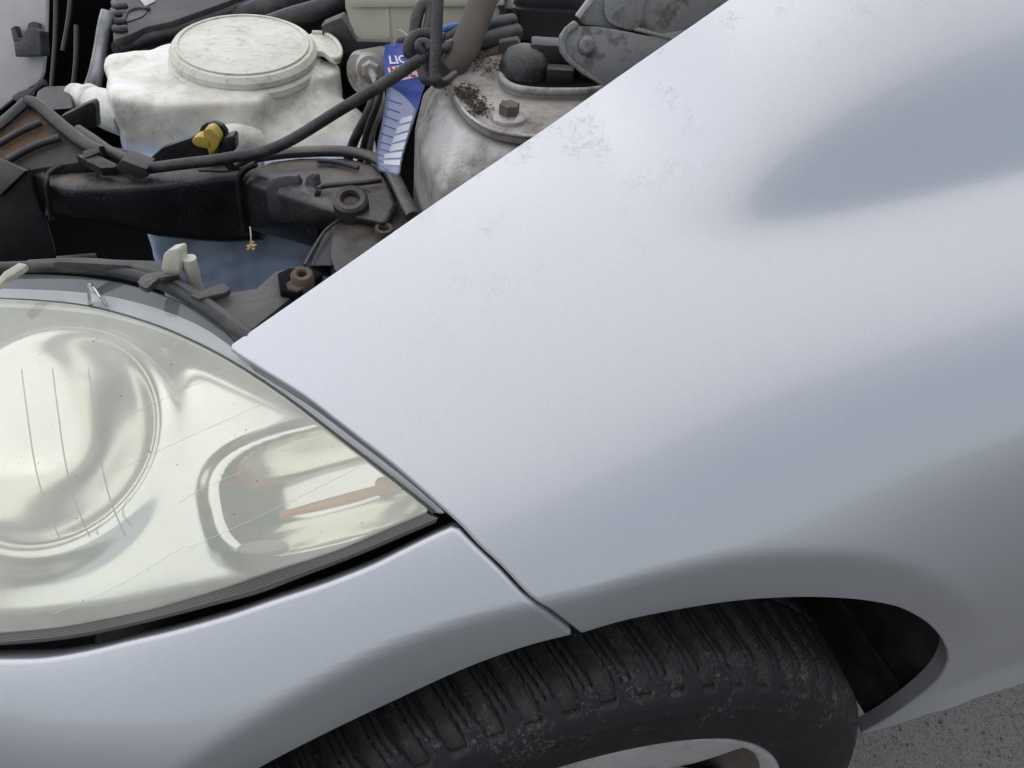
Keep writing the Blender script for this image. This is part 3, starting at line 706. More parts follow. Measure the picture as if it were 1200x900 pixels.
th = np.linspace(0, 2*math.pi, NT, endpoint=False)
def tri(v): return 2*np.abs(2*(v-np.floor(v+0.5)))-1
Vs, wear, grv = [], [], []
nz = np.interp(np.linspace(0, 97, NT), np.arange(98), rng.random(98))
for (r_, o_, s) in prof:
    R_ = np.full(NT, r_); wv = np.zeros(NT); gv = np.zeros(NT)
    if s is not None:
        a = abs(s); sg = 1 if s > 0 else -1
        ph = th/(2*math.pi)*PER+sg*0+0.95*a**1.3*0.9+(0.5 if s < 0 else 0)
        fr = ph-np.floor(ph)
        g = np.minimum(fr, 1-fr)                       # main slanted grooves
        wd = 0.16+0.09*a
        dep = 0.0082*np.clip((wd-g)/0.018, 0, 1)
        for q in (0.28, 0.5, 0.72):                    # zig-zag sipes inside each block
            d_ = np.abs(fr-q+0.006*tri(s*7+q*3)); dep = np.maximum(dep, 0.0036*np.clip((0.026-d_)/0.008, 0, 1)*(a < 0.9))
        for cgv, cw in ((0.16, 0.035),):
            d_ = abs(a-cgv-0.012); dep = np.maximum(dep, 0.0062*np.clip((cw-d_)/0.012, 0, 1)*np.ones(NT))
        fa = np.clip((1.0-a)/0.03, 0, 1); R_ = R_-dep*fa; gv = np.clip(dep/0.006, 0, 1)*(0.35+0.65*nz)
        wv = 0.04+0.6*sstep(0.74, 0.9, np.array(s))*(0.35+0.65*nz)+0.75*(dep > 0.003)*(0.2+0.8*nz)
    else:
        wv[:] = (0.55*(0.3+0.7*nz)) if (o_ > 0 and r_ > 0.266) else (0.12 if o_ > 0 else 0.05)
    X = R_*np.cos(th); Z = R_*np.sin(th)
    Vs.append(np.stack([WC[0]+X*math.cos(ST)+o_*math.sin(ST), WC[1]+X*math.sin(ST)-o_*math.cos(ST), WC[2]+Z], -1)); wear.append(wv); grv.append(gv)
nr = len(prof); V = np.concatenate(Vs); wear = np.concatenate(wear); grv = np.concatenate(grv)
ii, jj = np.meshgrid(np.arange(nr-1), np.arange(NT), indexing='ij'); j2 = (jj+1) % NT
F = np.stack([ii*NT+jj, ii*NT+j2, (ii+1)*NT+j2, (ii+1)*NT+jj], -1).reshape(-1, 4)
me = bpy.data.meshes.new('tyre'); me.vertices.add(len(V)); me.vertices.foreach_set('co', V.astype(np.float32).ravel())
me.loops.add(F.size); me.loops.foreach_set('vertex_index', F.astype(np.int32).ravel()); me.polygons.add(len(F)); me.polygons.foreach_set('loop_start', np.arange(0, F.size, 4, dtype=np.int32)); me.update(calc_edges=True); me.validate()
tyre = link('tyre', me, 'tyre', wheel); add_attr(tyre, 'wear', wear); add_attr(tyre, 'groove', grv); tyre['label'] = 'dusty black winter tyre with worn slanted tread'
# rim: lip, barrel and five spokes
def ring_mesh(name, pr, mat, n=160):
    V = [wpt(r, t, o_) for r, o_ in pr for t in np.linspace(0, 2*math.pi, n, endpoint=False)]
    F = [(i*n+j, i*n+(j+1) % n, (i+1)*n+(j+1) % n, (i+1)*n+j) for i in range(len(pr)-1) for j in range(n)]
    return mesh(name, V, F, mat, wheel)
ring_mesh('rim_lip', [(.208, .075), (.2135, .082), (.2155, .0865), (.2145, .0895), (.2105, .0895), (.206, .0865), (.203, .082), (.201, .076)], 'alloy')
ring_mesh('rim_barrel', [(.201, .077), (.196, .06), (.190, .03), (.185, -.02), (.19, -.08)], 'barrel')
lathe('brake_disc', [(0, .012), (.13, .012), (.135, .008), (.135, -.008), (0, -.008)], wpt(0, 0, -0.01), wpt(0, 0, 1)-wpt(0, 0, 0), 'rust', wheel, 60)
lathe('hub', [(0, .055), (.028, .055), (.032, .05), (.06, .05), (.068, .044), (.07, .0), (0, .0)], wpt(0, 0, 0), wpt(0, 0, 1)-wpt(0, 0, 0), 'alloy', wheel, 60)
SPK = math.radians(51)
for kx in range(5):
    tc_ = SPK+kx*2*math.pi/5
    prof_s = [(0.05, 0.52), (0.09, 0.42), (0.125, 0.345), (0.155, 0.30), (0.178, 0.268), (0.192, 0.272), (0.2035, 0.32)]
    bm = bmesh.new(); rows = []
    for (r_, ha) in prof_s:
        zo = 0.050+0.030*sstep(0.06, 0.2035, np.array(r_))
        row = [bm.verts.new(wpt(r_, tc_+ha*q, zo-0.010*max(0, abs(q)-0.75)/0.25-(0.0 if abs(q) < 0.99 else 0.002))) for q in (-1, -0.9, -0.7, -0.3, 0, 0.3, 0.7, 0.9, 1)]
        low = [bm.verts.new(wpt(r_, tc_+ha*q, zo-0.035)) for q in (1, -1)]
        rows.append(row+low)
    nn_ = len(rows[0])
    for a, b in zip(rows[:-1], rows[1:]):
        for q in range(nn_): bm.faces.new((a[q], a[(q+1) % nn_], b[(q+1) % nn_], b[q]))
    bm.faces.new(rows[0]); bm.faces.new(rows[-1][::-1])
    from_bm('spoke', bm, 'alloy', wheel, True, 50)
# wheel-house liner with its inner wall and fasteners
bm = bmesh.new(); n_ = 90
tl_ = np.linspace(-0.13, math.pi+0.10, n_)
rows = [[bm.verts.new(((0.374+0.0015*(k_ % 2))*math.cos(t), max(y_, 0.045*float(sstep(0.02, -0.16, np.array(math.cos(t)*0.374)))-0.012+0.0004*k_, 0.024*float(sstep(0.50, 0.33, np.array(0.331+0.374*math.sin(t))))-0.012+0.0004*k_), 0.331+(0.374+0.0015*(k_ % 2))*math.sin(t))) for t in tl_] for k_, y_ in enumerate((-0.012, 0.0, 0.004, 0.03, 0.034, 0.07, 0.074, 0.12, 0.20, 0.275))]
for a, b in zip(rows[:-1], rows[1:]):
    for q in range(n_-1): bm.faces.new((a[q], a[q+1], b[q+1], b[q]))
liner = from_bm('wheel_house_liner', bm, 'liner', car, True, 30)
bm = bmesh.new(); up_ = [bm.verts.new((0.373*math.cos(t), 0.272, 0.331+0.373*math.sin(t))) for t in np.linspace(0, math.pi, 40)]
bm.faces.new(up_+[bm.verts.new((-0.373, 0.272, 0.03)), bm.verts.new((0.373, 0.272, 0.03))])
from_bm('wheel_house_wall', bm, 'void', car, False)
prism('wheel_house_end', [(0.366, y_, z_) for y_, z_ in ((0.012, 0.284), (0.27, 0.284), (0.27, 0.36), (0.008, 0.36))], (0.006, 0, 0), 'liner', car, 0.001)
prism('wheel_house_end', [(0.3725, y_, z_) for y_, z_ in ((0.055, 0.10), (0.27, 0.10), (0.27, 0.287), (0.055, 0.287))], (0.004, 0, 0), 'liner', car, 0.001)
for t_, y_ in ((0.42, 0.04),):
    p_ = np.array([0.3725*math.cos(t_), y_, 0.331+0.3725*math.sin(t_)]); ax_ = np.array([-math.cos(t_), 0, -math.sin(t_)])
    lathe('liner_clip', [(0, .003), (.004, .003), (.007, .0015), (.008, 0), (0, 0)], p_, ax_, 'rubber', car, 20)

# --- engine bay shell, its deep shade put into a near-black colour
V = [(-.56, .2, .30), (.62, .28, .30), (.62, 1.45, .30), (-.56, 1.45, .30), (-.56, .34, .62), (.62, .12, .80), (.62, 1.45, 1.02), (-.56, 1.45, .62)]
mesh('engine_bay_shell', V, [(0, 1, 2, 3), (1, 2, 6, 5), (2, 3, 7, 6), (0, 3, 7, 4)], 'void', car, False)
# inner wing under the fender's hood edge
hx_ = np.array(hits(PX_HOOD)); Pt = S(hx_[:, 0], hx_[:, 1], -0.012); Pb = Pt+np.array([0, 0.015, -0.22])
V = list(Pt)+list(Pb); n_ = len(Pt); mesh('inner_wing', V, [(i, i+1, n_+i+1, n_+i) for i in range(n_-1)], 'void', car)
#@@BAY
# --- washer fluid reservoir
res = empty('washer_fluid_reservoir'); res.parent = car; res['label'] = 'stained white washer fluid reservoir with blue fluid'
LC = PZ(285, 51, 0.785); LA = np.array([0.0, -0.10, 1.0]); LA /= np.linalg.norm(LA); LR = 84*depth(LC)/FPX
bm = bmesh.new()
def hull_part(pts):
    b2 = bmesh.new(); hull_into(b2, pts); m_ = bpy.data.meshes.new('t'); b2.to_mesh(m_); b2.free(); bm.from_mesh(m_); bpy.data.meshes.remove(m_)
# back block, carries the lid
t1 = [PZ(x, y, 0.762) for x, y in [(119, 70), (126, 63), (166, 62), (200, 48), (250, 40), (350, 48), (372, 80), (300, 118), (200, 122), (128, 112)]]
hull_part(t1+extrude_down(t1, 0.56))
# front lobe, sloping towards the duct
t2 = [PZ(x, y, 0.760) for x, y in [(215, 92), (365, 90)]]+[PZ(x, y, 0.742) for x, y in [(165, 118), (400, 112)]]+[PZ(x, y, 0.728) for x, y in [(142, 126), (424, 128), (436, 150)]]+[PZ(x, y, 0.705) for x, y in [(449, 192), (300, 196), (200, 190)]]+[PZ(x, y, 0.700) for x, y in [(141, 152)]]
hull_part(t2+extrude_down(t2, 0.50))
# lower tank seen below the duct
t3 = [PZ(x, y, 0.60) for x, y in [(183, 312), (362, 312)]]; t3 = [np.array([p[0], p[1], 0.70]) for p in t3]
t3 += [p+np.array([0.0, 0.12, 0]) for p in t3]
hull_part(t3+extrude_down(t3, 0.45))
# lobe at the right of the lid
t4 = [PZ(x, y, 0.765) for x, y in [(360, 62), (398, 72), (399, 84), (365, 92)]]
hull_part(t4+extrude_down(t4, 0.62))
lathe_bm(bm, [(0, -.075), (LR*1.0, -.075), (LR*1.0, -.012), (0, -.012)], LC, LA, 40)
body = from_bm('reservoir_body', bm, 'tank', res); remesh(body, 0.0032, 30, 0.5)
from mathutils import noise as mnoise
body.data.update(); _co = [v.co.copy() for v in body.data.vertices]; _no = [v.normal.copy() for v in body.data.vertices]
for v, c_, n_v in zip(body.data.vertices, _co, _no):
    v.co = c_+n_v*(0.0034*mnoise.noise(c_*26)+0.0015*mnoise.noise(c_*70))
body.data.update()
lathe('reservoir_lid', [(0, .002), (LR*.5, .0015), (LR*.86, 0), (LR*.95, -.001), (LR*1.0, -.006), (LR*1.0, -.011), (LR*.975, -.013), (LR*1.035, -.016), (LR*1.04, -.022), (LR*.99, -.026), (0, -.026)], LC, LA, 'lid', res, 72, 30)
torus('lid_ridge', LC+LA*0.0006, LA, LR*.88, 0.0016, 'lid', res, 64, 0.6)
# lid tab
tp = [(362, 40), (378, 39), (391, 46), (399, 58), (399, 66), (394, 69), (386, 66), (378, 60), (368, 58)]
prism_z('lid_tab', tp, 0.778, 0.006, 'lid', res, 0.0015, 3)
tube('tab_rim', [PZ(x, y, 0.779) for x, y in [(366, 38), (380, 39), (392, 46), (399, 57), (398, 67), (390, 69)]], 0.0022, 'lid', res)
# filler spout with its stub and the clip it rests in
a, b = PZ(86, 112, 0.737), PZ(150, 138, 0.728)
tube('filler_spout', [a, a*0.7+b*0.3, a*0.35+b*0.65, b], [0.0125, 0.0165, 0.020, 0.020], 'tank', res, 20)
lathe('spout_collar', [(0, .004), (.0165, .004), (.018, .002), (.018, -.002), (.0165, -.004), (0, -.004)], a*0.72+b*0.28, b-a, 'tank', res, 28)
lathe('spout_end', [(0, .003), (.012, .002), (.0135, -.003), (.0135, -.006), (0, -.006)], a, a-b, 'lid', res, 28)
# small white moulding by the dipstick and the stub on the tank
tube('tank_stub', [PZ(262, 168, 0.733), PZ(278, 162, 0.731), PZ(300, 166, 0.722)], [0.016, 0.014, 0.013], 'tank', res, 16)
# --- yellow dipstick grip
dip = empty('dipstick_grip'); dip.parent = car
kc = PP(243, 166, PZ(225, 180, 0.748)+HN*0.012, HN)
bm = bmesh.new()
for pts in ([(225, 164), (233, 160), (243, 163), (248, 168), (246, 174), (236, 173), (228, 170)], [(238, 155), (246, 151), (253, 157), (257, 166), (253, 175), (246, 180), (243, 170)]):
    pr = crom([PP(x, y, kc, HN) for x, y in pts], 3, True); prism_bm(bm, pr, -HN*0.012)
bmesh.ops.recalc_face_normals(bm, faces=bm.faces); bevel_bm(bm, 0.002, 2)
from_bm('grip', bm, 'yellow', dip, True, 40)
tube('stem', [kc-HN*0.006, kc-HN*0.02+np.array([0, 0, -0.04])], 0.005, 'yellow', dip, 12, 1)

# --- air intake duct
duct = empty('air_intake_duct'); duct.parent = car; duct['label'] = 'black plastic air intake duct with brown dust'
def loft(name, secs, mat, parent, r=0.012, sharp=60):
    """secs: list of 4 corner points (top-back, top-front, bottom-front, bottom-back); rounded rectangle loft"""
    bm = bmesh.new(); rings = []
    for c in secs:
        c = [np.asarray(p, float) for p in c]; ring = []
        for i in range(4):
            p, a_, b_ = c[i], c[i-1], c[(i+1) % 4]
            da = (a_-p); la = np.linalg.norm(da); db = (b_-p); lb = np.linalg.norm(db); rr = min(r, la*.45, lb*.45)
            s0, s1 = p+da/la*rr, p+db/lb*rr
            for t in np.linspace(0, 1, 5): ring.append((1-t)**2*s0+2*t*(1-t)*p+t*t*s1)
        rings.append([bm.verts.new(q) for q in ring])
    for A, B in zip(rings[:-1], rings[1:]):
        n = len(A)
        for i in range(n): bm.faces.new((A[i], A[(i+1) % n], B[(i+1) % n], B[i]))
    bm.faces.new(rings[0][::-1]); bm.faces.new(rings[-1])
    return from_bm(name, bm, mat, parent, True, sharp)
def duct_sec(x, ytop, ycrest, ybot, z, tilt=0.0):
    tf = PZ(x, ycrest, z); tb = PZ(x, ytop, z+0.004); bf = PP(x, ybot, tf-HN*0.012, HN); bb = bf-HN*0.07
    return [tb, tf, bf, bb]
secs = []
for x, yt, yc, yb in [(57, 205, 218, 258), (66, 203, 219, 260), (85, 200, 222, 262), (110, 198, 222, 265), (140, 190, 220, 272), (170, 189, 218, 280), (200, 188, 215, 285), (240, 185, 210, 289), (270, 182, 206, 290), (306, 180, 206, 288)]:
    secs.append(duct_sec(x, yt, yc, yb, 0.738))
fine = []
for i in range(4):
    fine.append(crom([s_[i] for s_ in secs], 4))
secs = [[fine[i][k_] for i in range(4)] for k_ in range(len(fine[0]))]
loft('duct_tube', secs, 'duct', duct, 0.016)
# left collar of the duct
secs = [duct_sec(x, yt, yc, yb, 0.741) for x, yt, yc, yb in [(33, 199, 206, 246), (38, 190, 205, 252), (46, 188, 208, 254), (53, 190, 211, 256)]]
loft('duct_collar', secs, 'duct', duct, 0.010)
tube('collar_seam', [PZ(96, 189, .747), PZ(72, 194, .747), PZ(58, 202, .746), PZ(55, 212, .744), PP(57, 232, PZ(55, 212, .744), HN), PP(60, 258, PZ(55, 212, .744), HN)], 0.0022, 'plastic_clean', duct)
# right hand box of the duct
bt = [PZ(x, y, 0.752) for x, y in [(300, 200), (318, 188), (352, 184), (408, 184), (440, 192), (455, 212), (466, 240), (452, 262), (400, 250), (380, 214), (340, 205)]]
bl = [PP(x, y, PZ(330, 212, 0.745), HN) for x, y in [(284, 212), (288, 268), (330, 278), (376, 284), (380, 240)]]
hull('duct_box', bt+bl+extrude_down(bt[2:6], 0.66), 'duct', duct, 0.006, 3)
# face relief of the box
def relief(name, px, z, h, mat='duct', bev=0.003):
    return prism_p(name, px, PZ(330, 212, 0.747)+HN*0.016, HN+np.array([0, 0, .35]), h, mat, duct, bev, 2)
relief('duct_panel', [(313, 212), (340, 205), (352, 212), (350, 250), (340, 262), (318, 256), (312, 235)], 0, 0.010)
relief('duct_panel', [(358, 208), (372, 205), (374, 240), (370, 276), (360, 272), (355, 240)], 0, 0.010)
tube('duct_rim', [PZ(x, y, 0.757) for x, y in [(270, 195), (282, 188), (305, 183), (340, 179), (385, 177), (415, 179), (440, 186), (455, 198), (466, 217), (476, 238), (484, 254)]], 0.0062, 'duct', duct, 12, 6, 0.75)
tube('duct_rim', [PP(x, y, PZ(300, 205, 0.750)+HN*0.002, HN) for x, y in [(300, 192), (288, 198), (281, 208), (281, 225), (284, 250), (287, 272)]], 0.0030, 'plastic_clean', duct, 10, 6)
tube('duct_rib', [PZ(x, y, 0.756) for x, y in [(372, 188), (395, 190), (420, 197)]], 0.0022, 'grey_plastic', duct)
tube('duct_rib', [PZ(x, y, 0.757) for x, y in [(372, 222), (380, 218), (398, 216), (425, 214), (447, 211)]], 0.0024, 'plastic', duct)
tube('duct_rib', [PP(x, y, PZ(372, 224, 0.756), HN) for x, y in [(374, 222), (370, 235), (371, 255), (372, 275)]], 0.0024, 'plastic', duct)
# deck with the mounting ring at the end of the duct
prism_z('duct_deck', [(388, 262), (398, 250), (420, 238), (452, 232), (480, 236), (500, 262), (430, 305), (392, 318), (386, 300)], 0.742, 0.05, 'plastic', duct, 0.004)
rc = PZ(411, 237, 0.757)
lathe('mounting_ring', [(.0066, .003), (.0082, .0055), (.0122, .0062), (.0145, .004), (.015, -.012), (.0066, -.012), (.0066, .003)], rc, (-.1, -.35, 1), 'plastic', duct, 36)
lathe('rusty_insert', [(0, 0), (.007, 0)], rc, (-.1, -.35, 1), 'rust', duct, 24)
rc2 = PZ(450, 269, 0.746)
lathe('mounting_sleeve', [(.0042, .001), (.005, .0025), (.0072, .002), (.0072, -.006), (.0042, -.006), (.0042, .001)], rc2, (0, -.1, 1), 'rust', duct, 28)
tube('duct_fin', [PZ(x, y, 0.745) for x, y in [(357, 311), (366, 294), (380, 272), (392, 262), (402, 256)]], 0.0014, 'grey_plastic', duct)
hull('duct_foot', [PZ(x, y, 0.740) for x, y in [(380, 272), (398, 256), (392, 312), (362, 312)]]+[PZ(x, y, 0.68) for x, y in [(380, 290), (398, 280), (392, 325), (362, 322)]], 'plastic_clean', duct, 0.003)
# dusty inlet ramp on the left
rp0 = PZ(60, 165, 0.762); rn = np.array([-0.1, -0.45, 1.0])
prism_p('ramp_panel', [(-25, 165), (0, 150), (34, 124), (112, 182), (96, 190), (40, 198), (22, 206), (0, 186), (-25, 170)], rp0-np.array([0, 0, .006]), rn, 0.02, 'brown_dust', duct, 0.002)
def ramp_pt(x, y, up=0.0): return PP(x, y, rp0, rn/np.linalg.norm(rn))+np.array([0, 0, up])
tube('ramp_frame', [ramp_pt(*p) for p in [(-30, 168), (-5, 150), (20, 129), (31, 119)]], 0.0052, 'plastic', duct, 8, 4, 0.8)
tube('ramp_frame', [ramp_pt(*p) for p in [(31, 119), (44, 123), (62, 139), (85, 158), (104, 171), (118, 178)]], 0.0062, 'plastic', duct, 8, 4, 0.9)
tube('ramp_rib', [ramp_pt(*p) for p in [(-4, 170), (22, 155), (48, 143)]], 0.0032, 'plastic', duct, 8, 3)
tube('ramp_rib', [ramp_pt(*p) for p in [(8, 188), (40, 171), (70, 161)]], 0.0036, 'plastic', duct, 8, 3)
prism_p('ramp_lip', [(96, 176), (116, 172), (117, 178), (98, 186)], rp0+np.array([0, 0, .008]), rn, 0.012, 'plastic', duct, 0.002)
# catch plates on top of the duct
prism_p('catch_plate', [(88, 181), (110, 179), (138, 192), (135, 196), (118, 197), (104, 190)], PZ(110, 188, 0.757), (0, -.3, 1), 0.010, 'plastic', duct, 0.0015)
prism_p('catch_plate', [(129, 171), (150, 175), (157, 180), (140, 180)], PZ(140, 176, 0.752), (0, -.2, 1), 0.008, 'grey_plastic', duct, 0.001)
prism_p('catch_block', [(136, 196), (142, 187), (166, 196), (172, 198), (173, 208), (165, 210), (145, 204), (136, 200)], PZ(152, 198, 0.755), HN, 0.02, 'plastic', duct, 0.0015)
tube('catch_rod', [PZ(92, 153, .752), PZ(110, 165, .752), PZ(135, 182, .752), PZ(165, 192, .752)], 0.0055, 'plastic', duct, 10, 3)
# --- black cable rest with raised ear
rest = prism_p('cable_bracket', [(167, 195), (178, 184), (190, 173), (205, 168), (225, 161), (233, 155), (235, 149), (241, 144), (250, 143), (260, 147), (266, 155), (266, 172), (262, 186), (180, 198), (173, 206), (168, 206)], PZ(225, 180, 0.748)-HN*0.004, HN, 0.006, 'plastic_clean', car, 0.0015)
prism_p('cable_clip', [(250, 192), (252, 183), (258, 172), (262, 162), (272, 159), (275, 162), (276, 176), (268, 182), (264, 192)], PZ(262, 180, 0.752)+HN*0.006, HN, 0.012, 'plastic_clean', car, 0.002)
# loose edge strip lying on the duct
prism_z('duct_strip', [(232, 199), (262, 196), (300, 189), (300, 195), (262, 200)], 0.748, 0.002, 'plastic', car, 0.0005)
# brackets by the filler spout
hull('spout_bracket', [PZ(x, y, 0.745) for x, y in [(41, 118), (44, 106), (52, 101), (82, 100), (86, 127), (60, 129)]]+[PZ(x, y, 0.72) for x, y in [(43, 125), (82, 112), (88, 134), (60, 138)]], 'plastic', car, 0.003)
prism_p('spout_saddle', [(70, 137), (100, 122), (108, 119), (112, 124), (114, 150), (92, 153), (78, 145)], PZ(95, 138, 0.748), HN, 0.010, 'plastic_clean', car, 0.002)
# --- black side panel left of the duct and the plate in front of it
p0 = PZ(30, 230, 0.725)
prism_p('air_guide', [(-25, 236), (0, 230), (33, 199), (40, 225), (52, 258), (62, 290), (66, 318), (-25, 320)], p0, HN, 0.004, 'plastic_clean', car, 0.001)
prism_p('air_guide_plate', [(-25, 175), (0, 186), (30, 200), (0, 229), (-25, 240)], p0+np.array([0, -.012, .01]), HN+np.array([-.5, 0, .5]), 0.004, 'plastic', car, 0.001)
prism_z('lower_ledge', [(64, 300), (112, 296), (115, 305), (66, 312)], 0.66, 0.01, 'plastic_clean', car, 0.001)

# --- strip on top of the headlight, bracket plate and bolt
def rim_off(pts, off): q = np.array(hits(pts)); return S(q[:, 0], q[:, 1], off)
top = smooth_px([(-262, 480), (-225, 392), (-150, 332), (-70, 311), (0, 309), (40, 308), (90, 309), (140, 315), (185, 328), (225, 350), (262, 376), (290, 393)], 3)
tube('headlight_seal', [np.asarray(PZ(x, y-3, 0)) for x, y in []] or list(rim_off(top, -0.004)), 0.0042, 'rubber', car, 10, 1)
top2 = smooth_px([(30, 305), (90, 303), (140, 307), (190, 321), (230, 344), (270, 374), (288, 389)], 3)
tube('seal_lip', list(rim_off(top2, -0.004)), 0.0032, 'grey_plastic', car, 10, 1)
pz = float(rim_off([(200, 330)], 0)[0][2])
prism_z('headlight_bracket', [(60, 306), (120, 303), (185, 305), (192, 312), (210, 322), (228, 336), (255, 349), (270, 342), (300, 338), (322, 318), (352, 311), (372, 318), (352, 340), (292, 388), (280, 384), (240, 353), (200, 328), (150, 311)], pz-0.004, 0.006, 'grey_plastic', car, 0.0015)
prism_z('bracket_tab', [(161, 330), (175, 319), (205, 320), (208, 322), (186, 326), (176, 335), (170, 337)], pz+0.004, 0.004, 'plastic', car, 0.001, 2)
prism_z('bracket_arm', [(222, 345), (262, 331), (270, 338), (266, 342), (232, 350)], pz+0.002, 0.004, 'grey_plastic', car, 0.001)
prism_z('recess_shade', [(325, 320), (338, 314), (362, 312), (378, 320), (350, 344), (328, 340)], pz+0.001, 0.006, 'void', car, 0.001)  # black slab on the bracket, painted shade of a recess
bc = PZ(354, 323, pz+0.006)
lathe('bracket_sleeve', [(.0030, .001), (.0036, .0022), (.0062, .0022), (.0072, .0005), (.0072, -.008), (.0030, -.008), (.0030, .001)], bc, (0, -.15, 1), 'rust', car, 28)
lathe('bracket_nut', [(0, .0), (.0055, .0), (.007, -.003), (.007, -.008), (0, -.008)], PZ(347, 333, pz+0.003), (0, -.2, 1), 'rust', car, 6)
# headlight adjuster boss
c0 = PZ(203, 312, pz+0.006)
prism_p('adjuster_cap', [(188, 316), (191, 298), (197, 293), (208, 291), (210, 296), (210, 322), (194, 322)], c0, HN+np.array([-.2, 0, .15]), 0.010, 'cream', car, 0.0015, 0)
tube('adjuster_screw', [c0+np.array([.010, .003, -.02]), c0+np.array([.010, .003, .003])], 0.0045, 'cream', car, 14, 1)
tube('lens_post', [hs(108, 352, -.006), hs(104, 333, -.001)], [0.006, 0.002], 'lens_rim', headlight, 8, 1)
c0 = PZ(14, 318, pz-.01)
prism_p('lens_clip', [(-8, 332), (4, 318), (22, 307), (32, 309), (28, 314), (8, 326), (-6, 338)], c0, (0, -.5, 1), 0.006, 'cream', car, 0.0015)

# --- strut tower
tow = empty('strut_tower'); tow.parent = car; tow['label'] = 'dirty silver strut tower with mounting plate'
bm = bmesh.new()
ta = [PZ(x, y, 0.838) for x, y in [(512, 106), (535, 88), (580, 74), (720, 58), (830, 110), (690, 166), (600, 172), (540, 150)]]
tb_ = [PZ(x, y, 0.805) for x, y in [(486, 148), (494, 176), (516, 222), (600, 232), (720, 190), (840, 120), (700, 66), (520, 84), (495, 110)]]
cen = np.mean(ta, axis=0)
tc2 = [np.array([cen[0]+(p[0]-cen[0])*1.10, cen[1]+(p[1]-cen[1])*1.10, 0.56]) for p in tb_]
hull_part(ta+tb_+tc2)
towb = from_bm('tower_body', bm, 'cast', tow); remesh(towb, 0.004, 7, 0.5)
pl = [(527, 103), (533, 114), (546, 132), (566, 147), (592, 156), (630, 160), (690, 156), (790, 120), (740, 62), (640, 58), (570, 66), (538, 82)]
prism_z('mounting_plate', pl, 0.847, 0.007, 'plate', tow, 0.0022, 4)
pe = [PZ(x, y, 0.8475) for x, y in [(527, 102), (533, 114), (546, 132), (566, 147), (592, 156), (630, 160), (690, 156)]]
tube('plate_edge', pe, 0.0016, 'steel', tow, 8)
# raised collar round the top mount, black disc painted as the shade in its hole, and the rubber cap
cc = [PZ(x, y, 0.853) for x, y in [(588, 84), (590, 94), (602, 102), (625, 106), (660, 107), (700, 105), (730, 92), (715, 70), (660, 58), (612, 62), (594, 72)]]
prism('mount_collar', crom([c_+np.array([0, 0, -.001]) for c_ in cc], 4, True), (0, 0, -.012), 'plate', tow, 0.001)
tube('collar_lip', crom(cc, 4, True)+[cc[0]], 0.0028, 'cast', tow, 10, 1)
cin = np.mean(cc, axis=0)
prism('mount_well_shade', crom([cin+(c_-cin)*0.95+np.array([0, 0, .0006]) for c_ in cc], 4, True), (0, 0, -.004), 'void', tow, 0.0)
kc = PZ(620, 96, 0.853); kr = 31*depth(kc)/FPX
bm = bmesh.new(); lathe_bm(bm, [(0, .021), (kr*.4, .0205), (kr*.72, .017), (kr*.92, .011), (kr, .004), (kr*1.0, -.004), (0, -.004)], kc+np.array([.002, .018, 0]), (0, 0, 1), 40)
from_bm('mount_cap', bm, 'plastic', tow, True, 70)
bb0 = PZ(657, 97, 0.853)
def blk(name, c, sx, sy, sz, mat, par, bev=0.0015, yaw=-0.3):
    cx, sn = math.cos(yaw), math.sin(yaw); pts = [np.asarray(c)+np.array([a_*cx-b_*sn, a_*sn+b_*cx, 0]) for a_, b_ in ((-sx, -sy), (sx, -sy), (sx, sy), (-sx, sy))]
    return prism(name, [p+np.array([0, 0, sz]) for p in pts], (0, 0, -sz), mat, par, bev)
blk('cap_lug', bb0+np.array([0, .004, 0]), .0105, .006, .011, 'plastic', tow)
blk('cap_wall', bb0+np.array([.004, .022, 0]), .022, .010, .024, 'plastic_clean', tow, 0.003)
blk('cap_wall', bb0+np.array([.028, .008, 0]), .010, .012, .010, 'plastic_clean', tow, 0.003)
bo = PZ(596, 139, 0.8475)
lathe('bolt_washer', [(0, .004), (.0085, .004), (.0125, .0022), (.0135, .0), (.0135, -.002), (0, -.002)], bo, (0, 0, 1), 'steel', tow, 32)
star = bmesh.new(); u_, v_, a_ = frame((0, 0, 1)); pts = [bo+np.array([0, 0, .0115])+(0.0070+0.0010*(1 if k_ % 2 else -1))*(math.cos(k_*math.pi/6)*u_+math.sin(k_*math.pi/6)*v_) for k_ in range(12)]
prism_bm(star, pts, (0, 0, -.009)); bmesh.ops.recalc_face_normals(star, faces=star.faces); bevel_bm(star, 0.0009, 2); from_bm('bolt_head', star, 'rust', tow, True, 40)

# --- hood hinge
hg = empty('hood_hinge'); hg.parent = car; hg['label'] = 'grey steel hood hinge with a round pin'
h0 = PD(700, 55, 0.60); hn = HN+np.array([.15, -.1, .35]); hn /= np.linalg.norm(hn)
prism_p('hinge_plate', [(660, 52), (661, 44), (667, 35), (678, 31), (700, 31), (735, 37), (760, 42), (900, 20), (900, 70), (760, 112), (715, 102), (690, 86), (672, 72), (663, 62)], h0, hn, 0.003, 'hinge', hg, 0.0012)
prism_p('hinge_flange', [(656, 52), (657, 42), (664, 32), (674, 24), (680, 30), (669, 37), (663, 46), (663, 58), (672, 71), (690, 85), (712, 100), (708, 101), (684, 87), (665, 72), (658, 62)], h0+hn*0.004, hn, 0.008, 'hinge', hg, 0.0015)
prism_p('hinge_arm', [(678, 22), (698, -3), (720, -40), (930, -90), (900, 20), (800, 52), (786, 49), (748, 36), (720, 35), (700, 30), (684, 29)], h0-hn*0.012, hn, 0.003, 'hinge', hg, 0.0012)
prism_p('arm_boss', [(708, 5), (716, -20), (760, -30), (755, 10), (748, 34), (728, 33), (712, 24)], h0-hn*0.006, hn, 0.003, 'hinge', hg, 0.0015, 3)
